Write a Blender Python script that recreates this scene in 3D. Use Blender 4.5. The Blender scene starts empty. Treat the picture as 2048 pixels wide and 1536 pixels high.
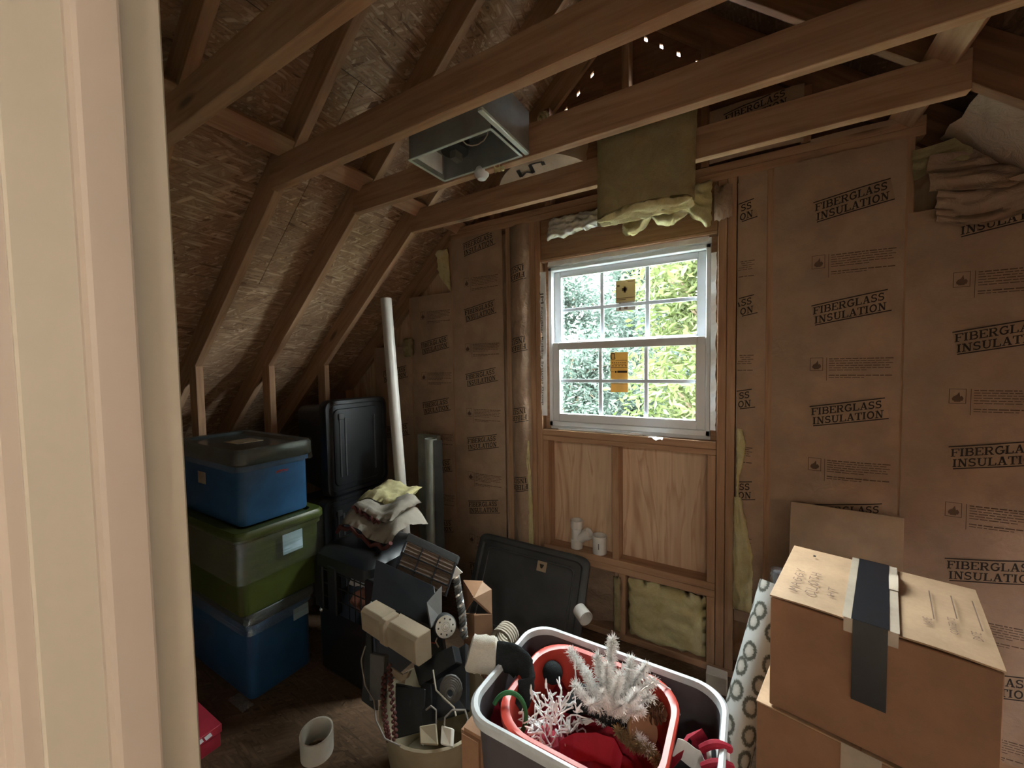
import bpy, bmesh, math, random
from mathutils import Vector, Matrix, Euler
from mathutils import noise as mnoise
random.seed(7)
SC = bpy.context.scene
COL = SC.collection

# ------------------------------------------------------------------ camera
EYE = Vector((0, 0, 1.58))
FPX, YAW, PITCH, ROLL = 795.46, 0.539977, 0.0458417, -0.0161361
FWD = Vector((-math.sin(YAW)*math.cos(PITCH), math.cos(YAW)*math.cos(PITCH), -math.sin(PITCH)))
_rt = Vector((math.cos(YAW), math.sin(YAW), 0)); _up = _rt.cross(FWD)
RIGHT = _rt*math.cos(ROLL) + _up*math.sin(ROLL)
UP = -_rt*math.sin(ROLL) + _up*math.cos(ROLL)
cd = bpy.data.cameras.new('camera'); cam = bpy.data.objects.new('camera', cd); COL.objects.link(cam)
cd.sensor_fit = 'HORIZONTAL'; cd.sensor_width = 36; cd.lens = FPX/2048*36; cd.clip_start = 0.01
B = -FWD
cam.matrix_world = Matrix(((RIGHT.x, UP.x, B.x, EYE.x), (RIGHT.y, UP.y, B.y, EYE.y), (RIGHT.z, UP.z, B.z, EYE.z), (0, 0, 0, 1)))
SC.camera = cam

# ------------------------------------------------------------------ light and exposure
SKY, SUN, LAMP, EXPO = 6.2, 3.0, 7.2, 3.95
W = bpy.data.worlds.new('sky'); SC.world = W; W.use_nodes = True
bg = W.node_tree.nodes['Background']; bg.inputs[0].default_value = (0.93, 0.965, 1.0, 1); bg.inputs[1].default_value = SKY
sl = bpy.data.lights.new('sun', 'SUN'); sl.energy = SUN; sl.angle = math.radians(8); sl.color = (1, .95, .85)
so = bpy.data.objects.new('sun', sl); COL.objects.link(so); so.rotation_euler = (math.radians(38), 0, math.radians(-25))
def portal(x0, x1, z0, z1, y):
    l = bpy.data.lights.new('window_portal', 'AREA'); l.shape = 'RECTANGLE'; l.size = x1-x0; l.size_y = z1-z0
    l.cycles.is_portal = True
    o = bpy.data.objects.new('window_portal', l); COL.objects.link(o)
    o.location = ((x0+x1)/2, y, (z0+z1)/2); o.rotation_euler = (math.radians(-90), 0, 0)
portal(-1.08, -.16, 1.2, 2.19, 2.36)
vs = SC.view_settings; vs.view_transform = 'Standard'; vs.look = 'None'; vs.exposure = EXPO; vs.gamma = 1; vs.use_curve_mapping = False
try:
    SC.cycles.use_denoising = True; SC.cycles.max_bounces = 10; SC.cycles.diffuse_bounces = 7
    SC.cycles.transparent_max_bounces = 16; SC.cycles.caustics_reflective = False; SC.cycles.caustics_refractive = False
except Exception: pass

def pt(u, v, d):            # the point seen at pixel (u, v), d metres ahead
    return EYE + (RIGHT*((u-1024)/FPX) - UP*((v-768)/FPX) + FWD)*d

# ------------------------------------------------------------------ materials
def srgb(r, g, b):
    f = lambda c: (c/255/12.92) if c <= 10 else ((c/255+.055)/1.055)**2.4
    return (f(r), f(g), f(b), 1)
class NT:
    def __init__(s, name):
        s.m = bpy.data.materials.new(name); s.m.use_nodes = True; s.t = s.m.node_tree
        s.b = s.t.nodes['Principled BSDF']; s.out = s.t.nodes['Material Output']
    def n(s, typ, **kw):
        nd = s.t.nodes.new('ShaderNode'+typ)
        for k, v in kw.items():
            if k.startswith('i_'):
                key = k[2:]; key = int(key) if key.isdigit() else key
                s.set(nd.inputs[key], v)
            else: setattr(nd, k, v)
        return nd
    def set(s, inp, v):
        if isinstance(v, bpy.types.NodeSocket): s.t.links.new(v, inp)
        else: inp.default_value = v
    def coord(s, scale=(1, 1, 1), rot=(0, 0, 0), which='Object', rand=True):
        tc = s.n('TexCoord'); mp = s.n('Mapping')
        mp.inputs['Scale'].default_value = scale; mp.inputs['Rotation'].default_value = rot
        src = tc.outputs[which]
        if rand:
            oi = s.n('ObjectInfo'); mu = s.n('VectorMath', operation='SCALE'); mu.inputs[0].default_value = (17, 23, 31)
            s.set(mu.inputs['Scale'], oi.outputs['Random'])
            ad = s.n('VectorMath', operation='ADD'); s.set(ad.inputs[0], src); s.set(ad.inputs[1], mu.outputs[0]); src = ad.outputs[0]
        s.set(mp.inputs['Vector'], src); return mp.outputs[0]
    def noise(s, vec, scale, detail=3, rough=.55, dist=0):
        nd = s.n('TexNoise'); s.set(nd.inputs['Vector'], vec); nd.inputs['Scale'].default_value = scale
        nd.inputs['Detail'].default_value = detail; nd.inputs['Roughness'].default_value = rough; nd.inputs['Distortion'].default_value = dist
        return nd.outputs['Fac']
    def ramp(s, fac, stops):
        r = s.n('ValToRGB'); s.set(r.inputs[0], fac); e = r.color_ramp.elements
        while len(e) < len(stops): e.new(.5)
        for el, (p, c) in zip(e, stops): el.position = p; el.color = c if len(c) == 4 else (*c, 1)
        return r.outputs[0]
    def mix(s, fac, a, b, mode='MIX'):
        m = s.n('Mix', data_type='RGBA', blend_type=mode)
        s.set(m.inputs[0], fac); s.set(m.inputs[6], a); s.set(m.inputs[7], b); return m.outputs[2]
    def math(s, op, a, b=0.0):
        m = s.n('Math', operation=op); s.set(m.inputs[0], a); s.set(m.inputs[1], b); return m.outputs[0]
    def bump(s, h, strength=.3, dist=.01):
        b = s.n('Bump'); b.inputs['Strength'].default_value = strength; b.inputs['Distance'].default_value = dist
        s.set(b.inputs['Height'], h); s.set(s.b.inputs['Normal'], b.outputs[0])
    def base(s, c, rough=.7, metal=0, spec=.3):
        s.set(s.b.inputs['Base Color'], c); s.b.inputs['Roughness'].default_value = rough
        s.b.inputs['Metallic'].default_value = metal; s.b.inputs['Specular IOR Level'].default_value = spec
        return s.m
M = {}
def plain(key, c, rough=.6, metal=0, spec=.35, var=.18, vscale=9, bump=0):
    t = NT(key); v = t.coord()
    n = t.noise(v, vscale, 4)
    d = tuple(x*(1-var) for x in c[:3])+(1,); l = tuple(min(1, x*(1+var)) for x in c[:3])+(1,)
    M[key] = t.base(t.ramp(n, [(.3, d), (.7, l)]), rough, metal, spec)
    if bump: t.bump(t.noise(t.coord(), vscale*6, 3), bump, .004)
    return t
def wood(key, a, b, c, rough=.75):
    t = NT(key); v = t.coord((1.2, 16, 16))
    g = t.noise(v, 2.2, 5, .6, .4)
    v2 = t.coord((.5, 3, 3)); big = t.noise(v2, 1.5, 2)
    vo = t.n('TexVoronoi'); t.set(vo.inputs['Vector'], t.coord((1.6, 6.5, 6.5))); vo.inputs['Scale'].default_value = 1.0
    knot = t.ramp(vo.outputs['Distance'], [(.05, (1, 1, 1)), (.13, (0, 0, 0))])
    col = t.ramp(g, [(.28, a), (.5, b), (.75, c)])
    col = t.mix(t.math('MULTIPLY', big, .5), col, b, 'MULTIPLY')
    col = t.mix(t.math('MULTIPLY', knot, .7), col, tuple(x*.22 for x in a[:3])+(1,))
    M[key] = t.base(col, rough, 0, .25); t.bump(g, .25, .002)
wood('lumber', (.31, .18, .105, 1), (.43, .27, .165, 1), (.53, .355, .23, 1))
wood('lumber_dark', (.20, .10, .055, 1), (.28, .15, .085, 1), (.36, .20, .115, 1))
wood('header_wood', (.22, .12, .06, 1), (.32, .19, .105, 1), (.40, .25, .14, 1))
def osb(key, base, light, dark):
    t = NT(key); col = None
    v0 = t.coord()
    wn = t.n('TexNoise'); t.set(wn.inputs['Vector'], v0); wn.inputs['Scale'].default_value = 9
    off = t.n('VectorMath', operation='SCALE'); t.set(off.inputs[0], wn.outputs['Color']); off.inputs['Scale'].default_value = .012
    ad = t.n('VectorMath', operation='ADD'); t.set(ad.inputs[0], v0); t.set(ad.inputs[1], off.outputs[0])
    col = t.ramp(t.noise(v0, 5, 3), [(.3, base), (.7, tuple(x*.8 for x in base[:3])+(1,))]); hs = None
    for i, (ang, sc) in enumerate([(.25, (11, 80, 9)), (1.25, (10, 70, 8)), (-.7, (12, 90, 10)), (2.3, (9, 64, 7)), (.05, (13, 95, 12))]):
        mp = t.n('Mapping'); t.set(mp.inputs[0], ad.outputs[0]); mp.inputs['Scale'].default_value = sc
        rt = t.n('Mapping'); rt.inputs['Rotation'].default_value = (0, 0, ang); t.set(rt.inputs[0], ad.outputs[0]); t.set(mp.inputs[0], rt.outputs[0])
        vo = t.n('TexVoronoi'); t.set(vo.inputs['Vector'], mp.outputs[0]); vo.inputs['Scale'].default_value = 1
        sp = t.n('SeparateColor'); t.set(sp.inputs[0], vo.outputs['Color'])
        sel = t.math('GREATER_THAN', sp.outputs[0], .56)
        shade = t.ramp(sp.outputs[1], [(.0, dark), (.09, base), (.6, base), (1, light)])
        edge = t.ramp(vo.outputs['Distance'], [(.3, (1, 1, 1)), (.75, (.62, .62, .62))])
        shade = t.mix(.8, shade, edge, 'MULTIPLY')
        col = t.mix(sel, col, shade)
        hh = t.math('MULTIPLY', sel, sp.outputs[2]); hs = hh if hs is None else t.math('ADD', hs, hh)
    M[key] = t.base(col, .7, 0, .3); t.bump(hs, .16, .003)
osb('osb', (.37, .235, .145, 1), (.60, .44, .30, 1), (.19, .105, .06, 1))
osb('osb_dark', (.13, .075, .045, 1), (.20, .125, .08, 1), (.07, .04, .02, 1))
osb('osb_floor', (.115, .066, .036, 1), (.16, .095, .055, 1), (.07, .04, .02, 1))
# plywood: long cathedral grain
t = NT('plywood'); n1 = t.noise(t.coord((3.4, 1, .55)), 1.7, 3, .5, 2.2); n2 = t.noise(t.coord((40, 1, 1.2)), 2, 3)
col = t.ramp(n1, [(.30, (.44, .27, .17, 1)), (.42, (.60, .42, .28, 1)), (.55, (.66, .475, .325, 1)), (.60, (.50, .32, .205, 1)), (.72, (.68, .50, .35, 1))])
vo = t.n('TexVoronoi'); t.set(vo.inputs['Vector'], t.coord((2.6, 1, 1.8))); vo.inputs['Scale'].default_value = 1
col = t.mix(t.ramp(vo.outputs['Distance'], [(.04, (1, 1, 1)), (.10, (0, 0, 0))]), col, (.11, .05, .03, 1))
M['plywood'] = t.base(t.mix(.3, col, t.ramp(n2, [(.35, (.6, .55, .5)), (.65, (1, 1, 1))]), 'MULTIPLY'), .75)
# kraft paper
def kraft(key, c, wr=.5):
    t = NT(key); v = t.coord()
    n = t.noise(v, 7, 4, .6); f = t.noise(t.coord((60, 60, 300)), 2, 2)
    col = t.ramp(n, [(.3, tuple(x*.82 for x in c)+(1,)), (.7, tuple(x*1.12 for x in c)+(1,))])
    col = t.mix(.18, col, t.ramp(f, [(.3, (.6, .6, .6)), (.7, (1, 1, 1))]), 'MULTIPLY')
    M[key] = t.base(col, .62, 0, .3); t.bump(t.noise(t.coord(), 16, 4, .6, 1.5), wr*.5, .012)
kraft('kraft', (.365, .25, .17)); kraft('kraft_crumpled', (.32, .22, .15), 1.4)
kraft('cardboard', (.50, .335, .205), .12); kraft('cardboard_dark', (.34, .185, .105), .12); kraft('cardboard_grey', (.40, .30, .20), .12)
plain('ink', (.025, .017, .013, 1), .8, var=.3); plain('ink_faint', (.11, .066, .042, 1), .8, var=.3); plain('ink_band', (.33, .225, .145, 1), .7)
plain('pencil', (.19, .115, .085, 1), .8)
def fiber(key, a, b):
    t = NT(key); n = t.noise(t.coord(), 11, 6, .7, .5); fine = t.noise(t.coord((60, 60, 220)), 2.5, 4, .7, 1)
    col = t.ramp(n, [(.3, a), (.7, b)])
    col = t.mix(.45, col, t.ramp(fine, [(.3, (.5, .5, .5)), (.65, (1, 1, 1))]), 'MULTIPLY')
    m = t.base(col, .95, 0, .05); t.bump(fine, .7, .012); M[key] = m
    t.b.inputs['Subsurface Weight'].default_value = .15; t.b.inputs['Subsurface Radius'].default_value = (.02, .02, .01)
fiber('fiberglass', (.66, .57, .27, 1), (.88, .82, .50, 1)); fiber('fiberglass_white', (.58, .55, .45, 1), (.85, .82, .72, 1))
fiber('fiberglass_dusty', (.36, .30, .16, 1), (.50, .43, .24, 1))
fiber('fleece', (.72, .68, .58, 1), (.88, .85, .76, 1)); fiber('dark_knit', (.018, .022, .024, 1), (.045, .05, .052, 1))
plain('vinyl_white', (.64, .665, .69, 1), .35, var=.03); plain('paint_cream', (.33, .305, .255, 1), .45, var=.02, vscale=3)
plain('paint_trim', (.325, .28, .24, 1), .45, var=.03, vscale=3)
plain('pvc', (.70, .68, .64, 1), .35, var=.06); plain('pvc_pipe', (.40, .375, .34, 1), .4, var=.08); plain('pvc_dirty', (.62, .60, .53, 1), .5, var=.12); plain('pvc_grey', (.27, .29, .255, 1), .5)
plain('black_plastic', (.012, .013, .015, 1), .38, spec=.5); plain('charcoal_plastic', (.048, .050, .050, 1), .5); plain('mid_grey', (.10, .095, .09, 1), .55)
plain('blue_plastic', (.022, .082, .185, 1), .38, spec=.45); plain('green_plastic', (.05, .066, .013, 1), .4, spec=.45); plain('lid_dark', (.035, .045, .045, 1), .3, spec=.5)
plain('grey_plastic', (.085, .075, .082, 1), .45); plain('rim_grey', (.50, .54, .56, 1), .35); plain('red_plastic', (.50, .055, .038, 1), .38, spec=.45)
plain('red_cloth', (.28, .008, .025, 1), .75, bump=.5); plain('red_box', (.38, .03, .05, 1), .5); plain('maroon', (.09, .026, .022, 1), .8)
plain('metal_grey', (.26, .28, .275, 1), .5, .35); plain('metal_light', (.62, .72, .70, 1), .35, .3); plain('silver', (.72, .72, .70, 1), .25, .8)
plain('beige_plastic', (.33, .265, .19, 1), .5); plain('tan_filter', (.20, .15, .115, 1), .9); plain('tub_beige', (.30, .25, .17, 1), .5)
plain('wood_box', (.27, .16, .095, 1), .7); plain('rope', (.36, .32, .26, 1), .9); plain('white_paper', (.80, .82, .82, 1), .7)
plain('green_felt', (.02, .11, .035, 1), .8); plain('tape_black', (.012, .014, .018, 1), .32, spec=.5); plain('tape_clear', (.50, .42, .33, 1), .2, spec=.6)
plain('tape_edge', (.42, .40, .37, 1), .3); plain('wire_white', (.82, .84, .86, 1), .4); plain('wire_grey', (.20, .18, .16, 1), .5); plain('label_blue', (.35, .48, .55, 1), .5)
plain('bark', (.10, .075, .05, 1), .9); plain('cone_brown', (.13, .06, .03, 1), .8); plain('sticker_amber', (.50, .335, .12, 1), .6); plain('sticker_tan', (.36, .29, .16, 1), .6); plain('sticker_grey', (.30, .265, .23, 1), .6)
plain('fabric_pink', (.42, .20, .16, 1), .9); plain('shingle', (.03, .03, .03, 1), .9); plain('drywall', (.74, .68, .60, 1), .8, var=.03); plain('grass', (.10, .12, .07, 1), .9)
plain('tinsel_silver', (.93, .93, .90, 1), .18, .12, .8); plain('blanket_cloth', (.27, .24, .20, 1), .9, bump=.4)
plain('gold', (.34, .26, .14, 1), .3, .5)
plain('vinyl_thin', (.58, .66, .72, 1), .35, var=.03)
for k in ('vinyl_thin', 'sticker_amber', 'sticker_tan', 'sticker_grey', 'white_paper'):   # thin paper lets daylight through
    mt = M[k]; nt = mt.node_tree; b_ = nt.nodes['Principled BSDF']; o_ = nt.nodes['Material Output']
    tr = nt.nodes.new('ShaderNodeBsdfTranslucent'); mx = nt.nodes.new('ShaderNodeMixShader'); mx.inputs[0].default_value = {'vinyl_thin': .002, 'white_paper': .012}.get(k, .20)
    nt.links.new(b_.inputs['Base Color'].links[0].from_socket, tr.inputs[0])
    nt.links.new(b_.outputs[0], mx.inputs[1]); nt.links.new(tr.outputs[0], mx.inputs[2]); nt.links.new(mx.outputs[0], o_.inputs[0])
def seethrough(key, tint, fac, rough, bumpy=0, gloss=(1, 1, 1, 1)):
    t = NT(key); nt = t.t; tr = nt.nodes.new('ShaderNodeBsdfTransparent'); tr.inputs[0].default_value = tint
    gl = nt.nodes.new('ShaderNodeBsdfGlossy'); gl.inputs['Roughness'].default_value = rough; gl.inputs['Color'].default_value = gloss
    mx = nt.nodes.new('ShaderNodeMixShader'); mx.inputs[0].default_value = fac
    if bumpy:
        b = t.n('Bump'); b.inputs['Strength'].default_value = bumpy; b.inputs['Distance'].default_value = .02
        t.set(b.inputs['Height'], t.noise(t.coord((14, 14, 60)), 2.5, 4, .65, 2)); t.set(gl.inputs['Normal'], b.outputs[0])
    nt.links.new(tr.outputs[0], mx.inputs[1]); nt.links.new(gl.outputs[0], mx.inputs[2]); nt.links.new(mx.outputs[0], t.out.inputs[0])
    M[key] = t.m
seethrough('glass', (.94, .97, .95, 1), .05, .02); seethrough('stretch_wrap', (.90, .92, .90, 1), .16, .06, 1.0)
seethrough('clear_film', (.75, .76, .82, 1), .35, .15, .6)
def leaf(key, a, b, trans):
    t = NT(key); c = t.ramp(t.noise(t.coord(), 1.3, 3), [(.3, a), (.7, b)]); nt = t.t
    t.base(c, .6); tr = nt.nodes.new('ShaderNodeBsdfTranslucent'); t.set(tr.inputs[0], c)
    mx = nt.nodes.new('ShaderNodeMixShader'); mx.inputs[0].default_value = trans
    nt.links.new(t.b.outputs[0], mx.inputs[1]); nt.links.new(tr.outputs[0], mx.inputs[2]); nt.links.new(mx.outputs[0], t.out.inputs[0]); M[key] = t.m
leaf('leaf_yellow', (.026, .042, .010, 1), (.064, .080, .026, 1), .45); leaf('leaf_blue', (.020, .034, .027, 1), (.040, .060, .050, 1), .45)
t = NT('leopard'); tc = t.n('TexCoord'); sp = t.n('SeparateXYZ'); t.set(sp.inputs[0], tc.outputs['Object'])
ang = t.math('MULTIPLY', t.math('ARCTAN2', sp.outputs[1], sp.outputs[0]), .062); cb_ = t.n('CombineXYZ'); t.set(cb_.inputs[0], ang); t.set(cb_.inputs[1], t.math('MULTIPLY', sp.outputs[2], .78))
vo = t.n('TexVoronoi', voronoi_dimensions='2D'); t.set(vo.inputs['Vector'], cb_.outputs[0]); vo.inputs['Scale'].default_value = 15.5; vo.inputs['Randomness'].default_value = .6
wob = t.noise(cb_.outputs[0], 160, 3); dd = t.math('ADD', vo.outputs['Distance'], t.math('MULTIPLY', t.math('SUBTRACT', wob, .5), .22))
ring = t.ramp(dd, [(0, (.60, .58, .54)), (.22, (.50, .48, .43)), (.29, (.10, .105, .085)), (.39, (.11, .115, .095)), (.46, (.60, .62, .60)), (1, (.64, .66, .65))])
M['leopard'] = t.base(ring, .5)
t = NT('lamp_glow'); em = t.n('Emission'); em.inputs[0].default_value = (1, .92, .82, 1); em.inputs[1].default_value = LAMP
t.t.links.new(em.outputs[0], t.out.inputs[0]); M['lamp_glow'] = t.m

# ------------------------------------------------------------------ objects
def link(name, me, mat, parent=None):
    o = bpy.data.objects.new(name, me); COL.objects.link(o)
    if mat and not me.materials: me.materials.append(M[mat])
    if parent is not None:
        o.parent = parent
        if parent.parent is None: o.matrix_parent_inverse = parent.matrix_basis.inverted()
        else: o.matrix_parent_inverse = parent.matrix_basis.inverted()
    return o
def tag(o, label=None, cat=None, group=None, kind=None):
    if label: o['label'] = label
    if cat: o['category'] = cat
    if group: o['group'] = group
    if kind: o['kind'] = kind
    return o
def thing(name, label=None, cat=None, loc=(0, 0, 0), rot=(0, 0, 0), group=None, kind=None):
    o = bpy.data.objects.new(name, None); COL.objects.link(o); o.empty_display_size = .05
    o.matrix_basis = Matrix.LocRotScale(Vector(loc), Euler(rot), None)
    return tag(o, label, cat, group, kind)
class MB:
    def __init__(s): s.v = []; s.f = []
    def add(s, vs_, fs):
        k = len(s.v); s.v += [tuple(p) for p in vs_]; s.f += [tuple(i+k for i in f) for f in fs]; return s
    def box(s, x0, x1, y0, y1, z0, z1):
        return s.add([(x0, y0, z0), (x1, y0, z0), (x1, y1, z0), (x0, y1, z0), (x0, y0, z1), (x1, y0, z1), (x1, y1, z1), (x0, y1, z1)],
                     [(0, 3, 2, 1), (4, 5, 6, 7), (0, 1, 5, 4), (1, 2, 6, 5), (2, 3, 7, 6), (3, 0, 4, 7)])
    def obox(s, c, ax, ay, az):      # centre and three half-vectors
        c, ax, ay, az = map(Vector, (c, ax, ay, az))
        P = [c+ax*i+ay*j+az*k for k in (-1, 1) for (i, j) in ((-1, -1), (1, -1), (1, 1), (-1, 1))]
        return s.add(P, [(0, 3, 2, 1), (4, 5, 6, 7), (0, 1, 5, 4), (1, 2, 6, 5), (2, 3, 7, 6), (3, 0, 4, 7)])
    def loops(s, L, close=True, cap0=True, cap1=True):
        n = len(L[0]); k = len(s.v)
        for l in L: s.v += [tuple(p) for p in l]
        for i in range(len(L)-1):
            for j in range(n if close else n-1):
                a, b = k+i*n+j, k+i*n+(j+1) % n; s.f.append((a, b, b+n, a+n))
        if cap0: s.f.append(tuple(k+j for j in range(n))[::-1])
        if cap1: s.f.append(tuple(k+(len(L)-1)*n+j for j in range(n)))
        return s
    def tube(s, pts, r, n=8, cap=True):
        pts = [Vector(p) for p in pts]; rr = r if isinstance(r, (list, tuple)) else [r]*len(pts); L = []; nrm = None
        for i, p in enumerate(pts):
            d = (pts[min(i+1, len(pts)-1)]-pts[max(i-1, 0)]).normalized()
            if nrm is None:
                nrm = d.cross(Vector((0, 0, 1)))
                if nrm.length < .05: nrm = d.cross(Vector((1, 0, 0)))
            nrm = (nrm-d*nrm.dot(d)).normalized(); b = d.cross(nrm)
            L.append([p+(nrm*math.cos(2*math.pi*j/n)+b*math.sin(2*math.pi*j/n))*rr[i] for j in range(n)])
        return s.loops(L, True, cap, cap)
    def lathe(s, prof, n=24, c=(0, 0, 0), az=(0, 0, 1), cap0=False, cap1=False):
        c = Vector(c); az = Vector(az).normalized(); ax = az.orthogonal().normalized(); ay = az.cross(ax)
        return s.loops([[c+ax*(r*math.cos(2*math.pi*j/n))+ay*(r*math.sin(2*math.pi*j/n))+az*z for j in range(n)] for r, z in prof], True, cap0, cap1)
    def grid(s, fn, nu, nv, thick=None):     # fn(a, b) with a, b in 0..1 ; thick: Vector offset for a solid sheet
        k = len(s.v)
        for i in range(nu+1):
            for j in range(nv+1): s.v.append(tuple(fn(i/nu, j/nv)))
        q = lambda i, j: k+i*(nv+1)+j
        for i in range(nu):
            for j in range(nv): s.f.append((q(i, j), q(i+1, j), q(i+1, j+1), q(i, j+1)))
        return s
    def build(s, name, mat, parent=None, smooth=False, bevel=0, seg=1, solid=0):
        me = bpy.data.meshes.new(name); me.from_pydata(s.v, [], s.f); me.update()
        bm = bmesh.new(); bm.from_mesh(me)
        if bevel:
            bmesh.ops.bevel(bm, geom=[e for e in bm.edges if len(e.link_faces) == 2 and e.calc_face_angle(0) > .5], offset=bevel, segments=seg, affect='EDGES', clamp_overlap=True)
        if solid:
            bmesh.ops.solidify(bm, geom=bm.faces[:], thickness=solid)
        bmesh.ops.recalc_face_normals(bm, faces=bm.faces[:]) if (bevel or solid) else None
        bm.to_mesh(me); bm.free()
        if smooth:
            for p in me.polygons: p.use_smooth = True
            try: me.set_sharp_from_angle(angle=math.radians(38))
            except Exception: pass
        return link(name, me, mat, parent)
def struct(o, label=None): o['kind'] = 'structure'; (label and o.__setitem__('label', label)); return o
def board(name, a, b, wdir, wid, thk, mat, parent=None, bev=.002):
    """a straight stick of lumber from a to b (centre line), wid along wdir, thk across"""
    a, b, wdir = Vector(a), Vector(b), Vector(wdir); L = (b-a).length; x = (b-a).normalized()
    y = (wdir-x*wdir.dot(x)).normalized(); z = x.cross(y)
    o = MB().box(-L/2, L/2, -wid/2, wid/2, -thk/2, thk/2).build(name, mat, parent, bevel=bev)
    c = (a+b)/2
    o.matrix_basis = Matrix(((x.x, y.x, z.x, c.x), (x.y, y.y, z.y, c.y), (x.z, y.z, z.z, c.z), (0, 0, 0, 1)))
    return o
def rr(cx, cy, hx, hy, r, z, n=5):
    out = []
    for (sx, sy, a0) in ((1, 1, 0), (-1, 1, 90), (-1, -1, 180), (1, -1, 270)):
        for i in range(n+1):
            a = math.radians(a0+90*i/n); out.append((cx+sx*(hx-r)+r*math.cos(a), cy+sy*(hy-r)+r*math.sin(a), z))
    return out
def nz(x, y, z=0, s=1): return mnoise.noise(Vector((x*s, y*s, z*s)))
def fbm(x, y, z=0, s=1): return nz(x, y, z, s)+.5*nz(x, y, z, s*2.1)+.25*nz(x, y, z, s*4.3)
ROOT0 = None

# ------------------------------------------------------------------ lettering
def _arc(cx, cy, rx, ry, a0, a1, n=8): return [(cx+rx*math.cos(math.radians(a0+(a1-a0)*i/n)), cy+ry*math.sin(math.radians(a0+(a1-a0)*i/n))) for i in range(n+1)]
T, H = .19, .10      # stem and hairline weight of the slab letters
SLAB = {
 'F': (.86, [([(.2, 0), (.2, 1)], T), ([(.02, .95), (.8, .95)], H), ([(.77, 1), (.77, .72)], H), ([(.2, .52), (.58, .52)], H), ([(.56, .64), (.56, .4)], .07), ([(.02, .05), (.45, .05)], H)]),
 'I': (.46, [([(.2, 0), (.2, 1)], T), ([(.02, .95), (.38, .95)], H), ([(.02, .05), (.38, .05)], H)]),
 'B': (.9, [([(.2, 0), (.2, 1)], T), ([(.02, .95), (.5, .95)], H), ([(.02, .05), (.52, .05)], H), ([(.2, .52), (.5, .52)], H), (_arc(.5, .735, .22, .215, -90, 90), .15), (_arc(.52, .285, .26, .235, -90, 90), .15)]),
 'E': (.86, [([(.2, 0), (.2, 1)], T), ([(.02, .95), (.78, .95)], H), ([(.75, 1), (.75, .74)], H), ([(.2, .52), (.56, .52)], H), ([(.54, .64), (.54, .4)], .07), ([(.02, .05), (.8, .05)], H), ([(.77, 0), (.77, .28)], H)]),
 'R': (.95, [([(.2, 0), (.2, 1)], T), ([(.02, .95), (.5, .95)], H), ([(.02, .05), (.4, .05)], H), ([(.2, .5), (.5, .5)], H), (_arc(.5, .725, .22, .225, -90, 90), .15), ([(.45, .5), (.75, .05)], .17), ([(.6, .05), (.92, .05)], H)]),
 'G': (.95, [(_arc(.48, .5, .36, .45, 50, 320, 14), .16), ([(.72, 1), (.72, .7)], .07), ([(.76, .45), (.76, .1)], T), ([(.5, .45), (.92, .45)], H)]),
 'L': (.82, [([(.2, 0), (.2, 1)], T), ([(.02, .95), (.4, .95)], H), ([(.02, .05), (.76, .05)], H), ([(.73, 0), (.73, .32)], H)]),
 'A': (.95, [([(.18, .05), (.45, 1)], .1), ([(.45, 1), (.74, .05)], T), ([(.27, .35), (.62, .35)], H), ([(.02, .05), (.34, .05)], H), ([(.56, .05), (.92, .05)], H)]),
 'S': (.8, [(_arc(.38, .725, .25, .225, 40, 270, 10)+_arc(.38, .275, .27, .225, 90, -140, 10), .15), ([(.62, 1), (.62, .72)], .07), ([(.1, 0), (.1, .3)], .07)]),
 'N': (.98, [([(.2, 0), (.2, 1)], .1), ([(.2, 1), (.76, 0)], T), ([(.76, 0), (.76, 1)], .1), ([(.02, .95), (.26, .95)], H), ([(.02, .05), (.38, .05)], H), ([(.6, .95), (.94, .95)], H)]),
 'U': (.95, [([(.2, 1), (.2, .35)], T), (_arc(.47, .33, .27, .28, 180, 360, 9), .13), ([(.74, .33), (.74, 1)], .1), ([(.02, .95), (.4, .95)], H), ([(.58, .95), (.92, .95)], H)]),
 'T': (.86, [([(.42, 0), (.42, 1)], T), ([(.04, .95), (.8, .95)], H), ([(.06, 1), (.06, .7)], H), ([(.78, 1), (.78, .7)], H), ([(.22, .05), (.62, .05)], H)]),
 'O': (.95, [(_arc(.46, .5, .33, .45, 0, 360, 18), .16)]),
}
def stroke_quads(pts, w, seg=.25):
    out = []
    for (a, b) in zip(pts[:-1], pts[1:]):
        dx, dy = b[0]-a[0], b[1]-a[1]; L = math.hypot(dx, dy)
        if L < 1e-6: continue
        nx, ny = -dy/L*w/2, dx/L*w/2; m = max(1, int(L/seg)); ex, ey = (dx/L*w*.1, dy/L*w*.1) if len(pts) > 2 else (0, 0)
        for i in range(m):
            p = (a[0]+dx*i/m-(ex if i == 0 else 0), a[1]+dy*i/m-(ey if i == 0 else 0)); q = (a[0]+dx*(i+1)/m+(ex if i == m-1 else 0), a[1]+dy*(i+1)/m+(ey if i == m-1 else 0))
            out.append([(p[0]-nx, p[1]-ny), (q[0]-nx, q[1]-ny), (q[0]+nx, q[1]+ny), (p[0]+nx, p[1]+ny)])
    return out
def slab_word(word, width, height):
    tot = sum(SLAB[c][0] for c in word); k = width/tot; x = 0; Q = []
    for c in word:
        for pts, w in SLAB[c][1]:
            for q in stroke_quads(pts, w): Q.append([((x+p[0])*k, p[1]*height) for p in q])
        x += SLAB[c][0]
    return Q
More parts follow.
